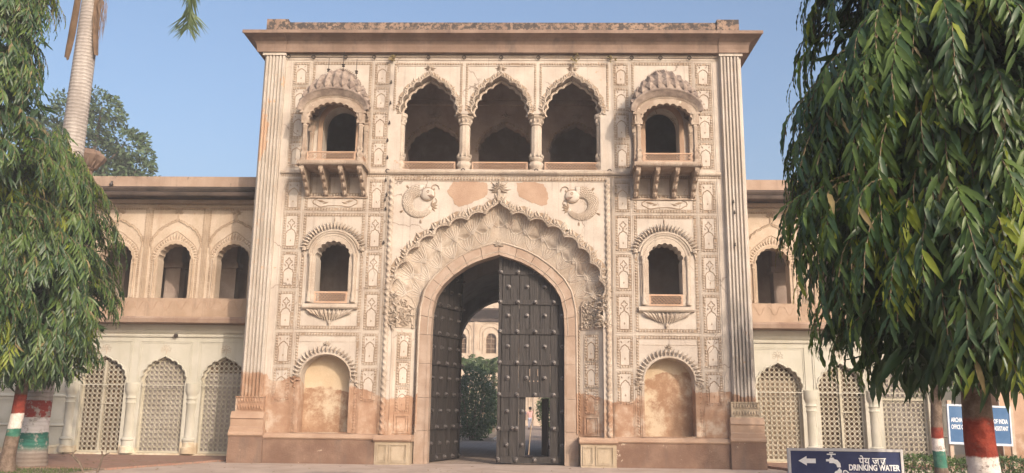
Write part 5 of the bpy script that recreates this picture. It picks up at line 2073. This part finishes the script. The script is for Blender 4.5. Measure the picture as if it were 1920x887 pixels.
def palm_trunk_mat():
    t = NT("ringed_palm_trunk")
    w = t.n('ShaderNodeTexWave', wave_type='BANDS', bands_direction='Z')
    w.inputs['Scale'].default_value = 3.1
    w.inputs['Distortion'].default_value = 2.5
    w.inputs['Detail'].default_value = 4
    w.inputs['Detail Scale'].default_value = 2.0
    t.l(t.P(), w.inputs['Vector'])
    n = t.noise(1.0, 5, .65, t.vec((5, 5, .8)))
    c = t.mix(t.rng(n, .35, .7), (0.29, 0.255, 0.235), (0.40, 0.36, 0.335))
    c = t.mix(t.rng(w.outputs['Fac'], .72, .95, 0, .38), c, (0.15, 0.125, 0.11))
    xyz = t.sep()
    n2 = t.noise(6, 6, .7)
    z = t.math('ADD', xyz[2], t.math('MULTIPLY', t.math('SUBTRACT', n2, .5), .10))
    p = t.mix(t.rng(z, .855, .885), (0.03, 0.13, 0.10), (0.60, 0.56, 0.56))
    p = t.mix(t.rng(z, 1.235, 1.265), p, (0.25, 0.035, 0.025))
    on = t.math('MULTIPLY', t.rng(z, .35, .55), t.rng(z, 1.66, 1.69, 1, 0))
    on = t.math('MULTIPLY', on, t.rng(t.noise(4.5, 7, .75), .52, .58, 1, .12))
    c = t.mix(on, c, p)
    c = t.mix(t.rng(z, .25, .60, .75, 0), c, (0.15, 0.11, 0.085))
    t.bump(w.outputs['Fac'], .5, .02)
    return t.done(c, .85)


mb = MB()
pts, rad = [], []
for i in range(40):
    z = 13.3 * i / 39
    pts.append((PX + .10 + .012 * (z - 8), PY, z))
    rad.append(.42 - .09 * z if z < 1 else float(np.interp(z, [1, 4, 8.1, 10, 12.6, 13], [.33, .335, .31, .29, .265, .25])))
mb.tube(pts, rad, 20)
mb.build("trunk", palm_trunk_mat(), PALM, smooth=True)
ctop = Vector(pts[-1])


def frond(pts, wid, mat, n=46, droop=.5, name="frond", even=False):
    mb = MB()
    pp = resample([(0, 0)] + [(1, 1)], 2)
    P3 = [Vector(p) for p in pts]
    # quadratic bezier through three control points
    def at(t):
        return P3[0] * (1 - t) ** 2 + P3[1] * 2 * t * (1 - t) + P3[2] * t * t
    mb.tube([at(i / 12) for i in range(13)], [.035 * (1 - .8 * i / 12) for i in range(13)], 5)
    for i in range(n):
        t = .15 + .85 * i / n
        p, d = at(t), (at(min(1, t + .02)) - at(t - .02)).normalized()
        u = d.cross(Vector((0, 0, 1)))
        u = u.normalized() if u.length > .05 else Vector((1, 0, 0))
        for sg in (-1, 1):
            l = wid * ((.8 if t < .9 else .8 - 4 * (t - .9)) if even else (.45 + .55 * math.sin(PI * min(1, t * .9 + .1)))) * RND.uniform(.8, 1.1)
            e = u * sg * RND.uniform(.55, 1) + d * RND.uniform(.5, .9) + Vector((0, 0, -droop * RND.uniform(.3, 1.2))) + Vector((RND.gauss(0, .12), RND.gauss(0, .12), RND.gauss(0, .12)))
            e.normalize()
            q = e.cross(Vector((RND.gauss(0, .3), -1, .3))).normalized() * .022
            mid = p + e * l * .5 + Vector((0, 0, -.03))
            mb.add([p - q * .6, p + q * .6, mid + q, mid - q, p + e * l + Vector((0, 0, -.12 * l))], [(0, 1, 2, 3), (3, 2, 4)])
    return mb.build(name, mat, PALM)


for k in range(13):
    a = 2 * PI * k / 13 + .3
    if abs(math.sin(a) * 0 + math.cos(a) - 1) < .12:
        continue
    e = RND.uniform(.2, 1.1)
    d = Vector((math.cos(a), math.sin(a), 0))
    frond((ctop + Vector((0, 0, .6)), ctop + d * 1.6 + Vector((0, 0, 2.6 + e)), ctop + d * 3.0 + Vector((0, 0, 1.4 * e + 2.0))), .62, L_frond)
frond((ctop + Vector((0.1, 0, .8)), ctop + Vector((3.0, -.2, 2.6)), Vector((-8.70, -3.1, 11.95))), 1.15, L_frond, n=190, droop=.25, even=True)
frond((ctop + Vector((-.1, 0, .6)), ctop + Vector((-1.2, -.5, 1.6)), ctop + Vector((-1.0, -.4, .25))), .5, L_frond)
# hanging dry sheaths against the trunk
for sx, z0, z1, w0 in ((-1, 11.0, 13.4, .26), (1, 11.1, 13.4, .22)):
    mb = MB()
    vs = []
    for i in range(9):
        t = i / 8
        z = z1 + (z0 - z1) * t
        out = .29 + .05 * t + (.05 * t if sx < 0 else .05 + .10 * t ** 3)
        for j in range(5):
            a = (-.7 + 1.4 * j / 4) * (w0 / .3) * (1 - .45 * t ** 4)
            vs.append((PX + .06 + sx * out * math.cos(a), PY - .1 - out * math.sin(a) * .9, z + .05 * math.cos(a * 3) + RND.uniform(-.06, .06)))
    mb.add(vs, [(i * 5 + j, i * 5 + j + 1, (i + 1) * 5 + j + 1, (i + 1) * 5 + j) for i in range(8) for j in range(4)])
    so = mb.build("dry_sheath", L_dry, PALM, smooth=True)
mb = MB()
for i in range(70):
    z = RND.uniform(12.0, 13.4)
    x = PX + .40 + RND.uniform(-.05, .16)
    y = PY - RND.uniform(-.2, .3)
    l = RND.uniform(.4, 1.0)
    mb.add([(x, y, z), (x + .02, y, z), (x + RND.uniform(.0, .16), y - .05, z - l)], [(0, 1, 2)])
mb.build("dry_frond", L_dry, PALM, kind='stuff')

# ---------------- broadleaf tree behind the left wing
TB = thing("broadleaf_tree", "rounded broadleaf tree rising behind the roof of the left wing", "tree")
mb = MB()
bx, by = -29.3, 30
mb.tube([(bx, by, 0), (bx + .2, by, 6), (bx - .2, by, 12)], [.6, .5, .3], 10)
LIMB = []
for cx, cz, r in ((-27.6, 20.7, 1.9), (-25.8, 21.6, 1.5), (-29.5, 19.6, 2.0), (-24.7, 19.2, 2.1), (-27, 18.6, 2.4), (-23.5, 17.6, 1.2), (-24.6, 16.6, 1.8), (-22.9, 15.4, 1.7), (-25.6, 15.0, 2.3), (-21.6, 14.4, 1.5), (-23.5, 13.6, 2.0), (-28.5, 15.5, 2.6), (-20.9, 13.2, 1.2), (-26, 12.5, 2.6), (-22, 12.2, 1.8)):
    cy = by + RND.uniform(-1.6, 1.6)
    LIMB.append((cx - 2.6, cy, cz - .1, r))
    mb.tube([(bx, by, min(cz - 2, 11.5)), ((bx + cx - 2.6) / 2, (by + cy) / 2, cz - 1.6), (cx - 2.6, cy, cz - .1)], [.2, .12, .05], 6)
mb.build("trunk", M_bark, TB)
P, D, N, L, MI = [], [], [], [], []
for cx, cy, cz, r in LIMB:
    for i in range(int(340 * r * r)):
        u = NR.normal(0, 1, 3)
        u /= np.linalg.norm(u)
        q = r * (NR.uniform(.35, 1) ** .5) * (1 + .25 * math.sin(5 * u[0] + 3 * u[2]))
        p = np.array([cx, cy, cz]) + u * q * np.array([1.05, 1, .72])
        P.append(p)
        D.append(u + NR.normal(0, .6, 3))
        N.append(u * .8 + np.array([0, -.2, .5]) + NR.normal(0, .4, 3))
        L.append(NR.uniform(.22, .40))
        MI.append(0)
scatter("crown", leaf_shape(.5, .15, .1, .0, (0, .3, .7, 1)), *map(np.array, (P, D, N, L, MI)), [L_far], TB)

# ---------------- hedge by the right wing
HD = thing("hedge", "low clipped green hedge below the blue office signboard", "hedge")
P, D, N, L, MI = [], [], [], [], []
for i in range(9000):
    x = NR.uniform(9.2, 16.5)
    f = NR.randint(3)
    y, z = NR.uniform(-3.6, -2.7), NR.uniform(.03, .50)
    if f == 0:
        z = .50 + NR.normal(0, .035)
    elif f == 1:
        y = -3.6 + NR.normal(0, .04)
    P.append((x, y, z + .04 * math.sin(x * 3.1)))
    D.append(NR.normal(0, .7, 3) + np.array([0, -.3, .5]))
    N.append(NR.normal(0, .5, 3) + np.array([0, -.5, .8]))
    L.append(NR.uniform(.045, .085))
    MI.append(0)
scatter("foliage", leaf_shape(.5, .15, .1, .0, (0, .3, .7, 1)), *map(np.array, (P, D, N, L, MI)), [L_hedge], HD, kind='stuff')
mb = MB()
for i in range(60):
    x = 9.3 + 7.1 * i / 59
    mb.tube([(x, -3.15, 0), (x + RND.uniform(-.1, .1), -3.15 + RND.uniform(-.2, .2), .45)], .012, 4)
mb.build("stem", M_bark, HD, kind='stuff')

# ---------------- bare saplings on the left lawn edge
def sapling(loc, label, segs):
    T = thing("bare_sapling", label, "sapling", loc, "leafless saplings")
    mb = MB()
    for pts, r0, r1 in segs:
        mb.tube(pts, [r0 + (r1 - r0) * i / (len(pts) - 1) for i in range(len(pts))], 7)
    mb.build("trunk", M_bark, T)


sapling((-9.72, -4.4, 0.0), "leafless leaning sapling stub by the lawn, the left one of two", [([(.12, 0, 0), (.0, 0, .22), (-.16, 0, .36), (-.21, 0, .47)], .03, .022), ([(-.16, 0, .36), (-.24, .02, .40)], .02, .014), ([(-.20, 0, .42), (-.11, 0, .52)], .012, .008)])
sapling((-9.28, -4.4, 0.0), "leafless forked sapling stub by the lawn, the right one of two", [([(0, 0, 0), (.06, 0, .2), (.10, 0, .38), (.05, .02, .50)], .03, .02), ([(.10, 0, .38), (.20, 0, .44), (.25, .02, .46)], .018, .012), ([(.16, .02, .42), (.17, .03, .95), (.14, .03, 1.25)], .008, .005)])
PS = thing("fence_post", "thin dark wooden stake at the lower left corner", "post", (-12.2, -6.4, 0))
MB().tube([(0, 0, 0), (.02, 0, .5), (.05, 0, .98)], [.055, .05, .045], 7).build("stake", M_bark, PS)

# ================================================================== SIGNS


def text(body, parent, x, z, y, width=None, size=.1, mat=None, bold=.0, align='CENTER', shear=0):
    c = bpy.data.curves.new("lettering", 'FONT')
    c.body = body
    c.size = size
    c.align_x = align
    c.offset = bold
    c.extrude = .0015
    c.shear = shear
    c.materials.append(mat or M_letter)
    o = link("lettering", c, parent, (x, y, z), (PI / 2, 0, 0))
    if width:
        bpy.context.view_layer.update()
        w = o.dimensions.x
        if w > 1e-4:
            o.scale = (width / w, 1, 1)
    bpy.context.view_layer.update()
    dg = bpy.context.evaluated_depsgraph_get()
    me = bpy.data.meshes.new_from_object(o.evaluated_get(dg))
    if not me.materials:
        me.materials.append(mat or M_letter)
    sc_, nm = tuple(o.scale), o.name
    bpy.data.objects.remove(o)
    return link("lettering", me, parent, (x, y, z), (PI / 2, 0, 0), sc_)


# drinking water direction board (front face in local xz, y = 0)
DS = thing("direction_sign", "navy direction board with white arrow, tap symbol and the words drinking water", "sign", (4.535, -15.0, 0), rz=math.radians(-1.5))
SW, SH = 1.27, .92
zb, zt = 1.205 - SH, 1.205
MB().box(-SW / 2 + .02, SW / 2 - .02, -.012, .012, zb + .02, zt - .02).build("board", M_navy, DS)
for a in ((-SW / 2, SW / 2, zt - .028, zt), (-SW / 2, SW / 2, zb, zb + .028), (-SW / 2, -SW / 2 + .028, zb + .028, zt - .028), (SW / 2 - .028, SW / 2, zb + .028, zt - .028)):
    MB().box(a[0], a[1], -.022, .022, a[2], a[3]).build("frame", M_sframe, DS)
for x in (-.45, .45):
    MB().box(x - .025, x + .025, .023, .07, 0, zt - .05).build("leg", M_rust, DS)
yt = -.0145
mb = MB()     # arrow
ax, az = -.535 + .02, 1.205 - .137
mb.slab([(ax - .005, az), (ax + .085, az + .052), (ax + .085, az + .025), (ax + .185, az + .025), (ax + .185, az - .025), (ax + .085, az - .025), (ax + .085, az - .052)], [], yt, -.011)
mb.build("arrow", M_letter, DS)
mb = MB()     # tap with a drop
tx, tz = -.14, 1.205 - .128
mb.slab([(tx - .075, tz - .012), (tx - .04, tz - .012), (tx - .04, tz - .03), (tx + .01, tz - .03), (tx + .035, tz - .045), (tx + .045, tz - .075), (tx + .085, tz - .075), (tx + .08, tz - .03), (tx + .05, tz + .005), (tx + .02, tz + .012), (tx + .005, tz + .03), (tx - .03, tz + .03), (tx - .04, tz + .012), (tx - .075, tz + .012)], [], yt, -.011)
mb.slab([(tx - .022, tz + .035), (tx - .006, tz + .035), (tx - .006, tz + .06), (tx + .035, tz + .06), (tx + .035, tz + .072), (tx - .063, tz + .072), (tx - .063, tz + .06), (tx - .022, tz + .06)], [], yt, -.011)
mb.slab([(tx - .035, tz + .077), (tx + .007, tz + .077), (tx + .007, tz + .088), (tx - .035, tz + .088)], [], yt, -.011)
mb.slab([(tx + .068 + .024 * math.sin(q) * (1 if math.cos(q) < .4 else .5), tz - .115 + .034 * math.cos(q)) for q in [2 * PI * i / 14 for i in range(14)]], [], yt, -.011)
mb.build("tap_symbol", M_letter, DS)
mb = MB()     # head of the figure on the next line
mb.slab([(-.10 + .03 * math.sin(2 * PI * i / 16), .935 + .03 * math.cos(2 * PI * i / 16)) for i in range(16)], [], yt, -.011)
mb.slab([(-.155, .895), (-.045, .895), (-.03, .72), (-.17, .72)], [], yt, -.011)
mb.build("figure_symbol", M_letter, DS)
text("\u092a\u0947\u092f \u091c\u0932", DS, .295, 1.205 - .165, yt + .002, .30, .105, bold=.002)
text("DRINKING WATER", DS, .31, 1.205 - .232, yt + .002, .56, .088, bold=.003)
text("\u092e\u093f\u0939\u0932\u093e \u092a\u094d\u0930\u0938\u093e\u0927\u0928", DS, .18, .868, yt + .002, .56, .115, bold=.002)

# office board
AS = thing("office_signboard", "large blue archaeological office board on two buff posts behind the tree trunk", "sign", (13.0, -1.5, 0))
AS.rotation_euler = (0, math.radians(1.5), 0)
MB().box(-.80, .80, -.02, .02, .86, 1.80).build("board", M_blue, AS)
for a in ((-.84, .84, 1.80, 1.85), (-.84, .84, .80, .86), (-.84, -.80, .86, 1.80), (.80, .84, .86, 1.80)):
    MB().box(a[0], a[1], -.035, .035, a[2], a[3]).build("frame", M_lframe, AS)
for x in (-.74, .90):
    MB().box(x - .05, x + .05, .036, .12, -.02, 1.95).build("leg", M_post, AS)
text("MINISTRY OF CULTURE", AS, -.02, 1.60, -.021, .60, .07)
text("ARCHAEOLOGICAL SURVEY OF INDIA", AS, 0, 1.385, -.021, 1.50, .16, bold=.003)
text("OFFICE OF THE CONSERVATION ASSISTANT", AS, 0, 1.20, -.021, 1.50, .16, bold=.003)
text("SUB CIRCLE", AS, -.20, 1.07, -.021, .36, .08)
text("LUCKNOW", AS, -.15, .95, -.021, .30, .08)
# pale stone block behind the direction sign
SB = thing("stone_block", "pale flat stone block peeping over the direction sign", "block", (8.6, -3.0, 0))
mb = MB()
mb.box(-.5, .5, -.3, .3, 0, .62)
mb.build("block", M_kerb, SB)
MB().box(-.62, .62, -.4, .4, .625, .72, t=.10).build("cap", M_kerb, SB)

# ================================================================== BEYOND THE GATE
CB = thing("courtyard_building", "distant cream palace facade seen through the open gateway", "building")
hw_ = [roundarch(c, .55, 7.0, 8.5, 9.05) for c in (-12, -9, -6, -3.0, 0, 3, 6)] + [roundarch(c, .55, 1.6, 3.6, 4.2) for c in (-12, -9, -6, -3.0, 0, 3, 6)]
MB().slab([(-16, 0), (10, 0), (10, 12.4), (-16, 12.4)], hw_, 60, 60.5).build("wall", M_wup, CB)
wm = None
for c in (-12, -9, -6, -3.0, 0, 3, 6):
    for z in (7.0, 1.6):
        f = MB()
        ww = [(x, zz) for x, zz in roundarch(0, .55, 0, 1.5, 2.05)]
        f.slab(ww, [[(x * .88, .06 + zz * .95) for x, zz in ww]], 60.15, 60.3)
        for i in range(1, 4):
            f.box(-.5, .5, 60.2, 60.24, i * .5 - .02, i * .5 + .02)
        f.box(-.02, .02, 60.19, 60.25, .05, 1.98)
        fo = f.build("window", M_wrel, CB, loc=(c, 0, z))
        MB().slab(ww, [], 60.32, 60.36).build("pane", M_bk3, fo)
    for z in (7.0, 1.6):
        mb = MB()
        mb.tube([(c + x * 1.5, 59.98, z + zz * 1.12) for x, zz in roundarch(0, .55, 0, 1.7, 2.4)], .06, 5)
        mb.tube([(c + x * 2.0, 59.98, z + zz * 1.3) for x, zz in roundarch(0, .55, .3, 1.7, 2.4)], .04, 5)
        mb.build("arch_moulding", M_wrel, CB)
    MB().box(c + 1.3, c + 1.7, 59.86, 60.0, 0, 10.2).build("pilaster", M_wup, CB)
mb = MB()
mb.sweep([(60, 10.2), (59.8, 10.25), (59.8, 10.5), (59.6, 10.7), (59.0, 11.3), (59.0, 11.45), (60, 11.6)], -16, 10)
mb.sweep([(60, 6.0), (59.8, 6.05), (59.75, 6.3), (60, 6.4)], -16, 10)
mb.build("cornice", M_chaj, CB)


def shrub(name, label, cat, cx, cy, r, h, n, mat, lf, group=None):
    T = thing(name, label, cat, (0, 0, 0), group)
    P, D, N, L, MI = [], [], [], [], []
    for i in range(n):
        u = NR.normal(0, 1, 3)
        u /= np.linalg.norm(u)
        q = NR.uniform(.72, 1.03) * (1 + .10 * math.sin(7 * u[0] + 5 * u[2] + cx))
        P.append((cx + u[0] * r * q, cy + u[1] * r * q, max(.05, h * .5 + u[2] * h * .52 * q)))
        D.append(u + NR.normal(0, .7, 3))
        N.append(u + np.array([0, -.2, .4]) + NR.normal(0, .4, 3))
        L.append(NR.uniform(.7, 1.3) * lf)
        MI.append(0)
    scatter("crown", leaf_shape(.45, .15, .1, .0, (0, .3, .7, 1)), *map(np.array, (P, D, N, L, MI)), [mat], T)
    mb = MB()
    for k in range(5):
        a = 2 * PI * k / 5
        mb.tube([(cx + .1 * math.cos(a), cy + .1 * math.sin(a), 0), (cx + r * .5 * math.cos(a), cy + r * .5 * math.sin(a), h * .6)], [.04, .02], 5)
    mb.build("stem", M_bark, T, kind='stuff')


shrub("shrub", "dark rounded shrub nearest beyond the gateway, left of the path", "shrub", -2.05, 20.2, 1.22, 3.5, 5200, L_shrub, .13, "shrubs beside the courtyard path")
shrub("shrub", "lower spreading shrub just behind the dark rounded one", "shrub", -2.0, 24.5, 1.35, 4.0, 4200, L_shrub, .15, "shrubs beside the courtyard path")
shrub("shrub", "far shrub at the left path edge with lighter leaves", "shrub", -2.4, 34, 1.6, 3.2, 3000, L_hedge, .17, "shrubs beside the courtyard path")
shrub("shrub", "leafy shrub right of the path, seen through the wicket", "shrub", 2.65, 24, 1.15, 3.2, 3600, L_hedge, .13, "shrubs beside the courtyard path")
shrub("shrub", "tall pale green bush far down the right of the path", "shrub", 3.1, 44, 1.5, 4.0, 2600, L_hedge, .2, "shrubs beside the courtyard path")
for cx, cy, hh, lab in ((-2.0, 29, 5.6, "feathery garden palm above the dark shrubs, nearest the path"), (-3.3, 31, 6.2, "feathery garden palm above the dark shrubs, deeper to the left"), (-1.7, 37, 6.3, "small feathery palm farthest along the left of the path")):
    T = thing("garden_palm", lab, "palm", (0, 0, 0), "garden palms in the courtyard")
    mb = MB()
    mb.tube([(cx, cy, 0), (cx + .05, cy, hh * .6)], [.16, .12], 8)
    mb.build("trunk", M_bark, T)
    for k in range(22):
        a = 2 * PI * k / 22 + RND.uniform(-.2, .2)
        e = RND.uniform(.2, 1.5)
        c0 = Vector((cx, cy, hh * .62))
        d = Vector((math.cos(a), math.sin(a), 0))
        PALM_SAVE = PALM
        PALM = T
        frond((c0, c0 + d * .7 + Vector((0, 0, .9 + e * .5)), c0 + d * (1.1 + .3 * (1.5 - e)) + Vector((0, 0, .2 + e * .75))), .38, L_frond, n=22)
        PALM = PALM_SAVE

# low kerb along the path in the courtyard
for i in range(14):
    MB().box(-.90, -.78, 18 + i * 3 + .02, 21 + i * 3 - .02, -.02, .12).build("kerb", M_kerb, kind='structure')


def person(label, loc, rz, shirt, trousers, stride=.16):
    T = thing("person", label, "person", loc, "people on the courtyard path", rz)
    skin = simple("skin_tone", (0.20, 0.11, 0.075), (0.24, 0.14, 0.095), 10, .6)
    hair = simple("black_hair", (0.012, 0.010, 0.010))
    def sk(name, verts, edges, rad, mat, par):
        me = bpy.data.meshes.new(name)
        me.from_pydata(verts, edges, [])
        me.materials.append(mat)
        o = link(name, me, par)
        md = o.modifiers.new("skin", 'SKIN')
        for i, r in enumerate(rad):
            me.skin_vertices[0].data[i].radius = r if isinstance(r, tuple) else (r, r)
        me.skin_vertices[0].data[0].use_root = True
        ss = o.modifiers.new("subsurf", 'SUBSURF')
        ss.levels = ss.render_levels = 1
        return o
    V = [(0, 0, .92), (0, 0, 1.15), (0, 0, 1.38), (0, -.01, 1.47), (0, -.01, 1.54), (0, -.01, 1.66),
         (-.18, 0, 1.38), (-.24, .03, 1.12), (-.25, -.04, .88), (-.25, -.06, .80),
         (.18, 0, 1.38), (.24, -.03, 1.12), (.25, .04, .88), (.25, .06, .80),
         (-.09, 0, .88), (-.10, stride * .5, .48), (-.10, stride, .08), (-.10, stride - .16, .04),
         (.09, 0, .88), (.10, -stride * .2, .48), (.10, -stride, .08), (.10, -stride - .16, .04)]
    E = [(0, 1), (1, 2), (2, 3), (3, 4), (4, 5), (2, 6), (6, 7), (7, 8), (8, 9), (2, 10), (10, 11), (11, 12), (12, 13), (0, 14), (14, 15), (15, 16), (16, 17), (0, 18), (18, 19), (19, 20), (20, 21)]
    Rr = [(.14, .10), (.13, .09), (.14, .09), .055, .075, .085, .06, .045, .035, .04, .06, .045, .035, .04, .085, .06, .042, .04, .085, .06, .042, .04]
    for sgn, w in ((-1, 9), (1, 13)):
        wx, wy, wz = V[w]
        for k, (dy, l) in enumerate(((-.03, .075), (-.01, .09), (.012, .085), (.032, .07))):
            V += [(wx + sgn * .005, wy + dy, wz - l * .6), (wx - sgn * .008, wy + dy * 1.15, wz - l)]
            i = len(V)
            E += [(w, i - 2), (i - 2, i - 1)]
            Rr += [.010, .008]
        V += [(wx - sgn * .02, wy - .045, wz - .03)]
        E += [(w, len(V) - 1)]
        Rr += [.011]
    body = sk("body", V, E, Rr, skin, T)
    sk("shirt", [(0, 0, .84), (0, 0, 1.15), (0, 0, 1.38), (0, 0, 1.45), (-.19, 0, 1.385), (-.24, .02, 1.16), (.19, 0, 1.385), (.24, -.02, 1.16)], [(0, 1), (1, 2), (2, 3), (2, 4), (4, 5), (2, 6), (6, 7)], [(.185, .13), (.165, .12), (.17, .115), .075, .085, .075, .085, .075], shirt, body)
    sk("trousers", [(0, 0, .92), (-.09, 0, .86), (-.10, stride * .5, .48), (-.10, stride, .14), (.09, 0, .86), (.10, -stride * .2, .48), (.10, -stride, .14)], [(0, 1), (1, 2), (2, 3), (0, 4), (4, 5), (5, 6)], [(.165, .12), .115, .085, .065, .115, .085, .065], trousers, body)
    h = MB().lathe([(.02, 1.80), (.08, 1.785), (.112, 1.74), (.118, 1.68), (.108, 1.62), (.09, 1.57), (.0, 1.56)], 0, .018, 12)
    h.build("hair", hair, body, smooth=True)
    f = MB()
    f.lathe([(.0, 0), (.016, .01), (.010, .03), (0, .04)], 0, -.115, 6, M=Matrix.Translation((0, 0, 1.64)))
    for q in (-1, 1):
        f.lathe([(0, -.012), (.012, 0), (0, .012)], q * .035, -.094, 6, M=Matrix.Translation((0, 0, 1.68)))
        f.lathe([(0, -.03), (.018, -.01), (.018, .015), (0, .03)], q * .092, -.005, 6, M=Matrix.Translation((0, 0, 1.66)))
    f.box(-.025, .025, -.095, -.08, 1.60, 1.608)
    f.build("face", skin, body)
    return T


person("person in pink shirt and pale trousers walking away down the courtyard path", (1.0, 43, 0.006), PI, simple("pink_shirt", (0.55, 0.30, 0.28), (0.6, 0.35, 0.32)), simple("pale_trousers", (0.33, 0.34, 0.42)))
person("person in dark blue clothes walking ahead, partly hidden by the wicket edge", (0.42, 41.5, 0.006), PI + .1, simple("dark_blue_shirt", (0.035, 0.035, 0.07)), simple("grey_trousers", (0.16, 0.17, 0.22)), -.14)

# broom leaning in the wicket
BRM = thing("broom", "long bamboo broom leaning in the wicket opening of the door", "broom", (0, 0, 0))
MB().tube([(.95, .56, .26), (1.0, .57, .9), (1.10, .60, 1.62)], [.018, .018, .016], 7).build("handle", M_stick, BRM)
mb = MB()
for i in range(34):
    a = RND.uniform(-.16, .16)
    mb.tube([(.95, .56, .30), (.95 + a, .56 + RND.uniform(-.05, .03), .235)], .007, 4)
mb.build("bristle", M_sack, BRM, kind='stuff')

mb = []
P, D, N, L, MI = [], [], [], [], []
for i in range(320):
    x, y = (NR.uniform(-15, -8.3), NR.uniform(-6, 2)) if i % 2 else (NR.normal(0, 7), NR.uniform(-8, -.5))
    zz = .056 if x < -8.4 and y > -3.5 else (.035 if x < -9.6 else .006)
    P.append((x, y, zz + .012))
    a = NR.uniform(0, 2 * PI)
    D.append((math.cos(a), math.sin(a), NR.normal(0, .12)))
    N.append((NR.normal(0, .2), NR.normal(0, .2), 1))
    L.append(NR.uniform(.06, .16))
    MI.append(NR.randint(2))
scatter("fallen_leaves", leaf_shape(.25, .3, -.2, .02), *map(np.array, (P, D, N, L, MI)), [L_dry, L_old], None, kind='stuff')

# ================================================================== HAZE
hz = MB().box(-455, 455, -455, 455, -1.1, 25.5)
hm = bpy.data.materials.new("thin_haze")
hm.use_nodes = True
ht = hm.node_tree
ht.nodes.clear()
ho = ht.nodes.new('ShaderNodeOutputMaterial')
hv = ht.nodes.new('ShaderNodeVolumePrincipled')
hv.inputs['Color'].default_value = (0.90, 0.92, 0.97, 1)
hv.inputs['Density'].default_value = 0.0020
ht.links.new(hv.outputs[0], ho.inputs['Volume'])
hz.build("haze", hm, kind='stuff')
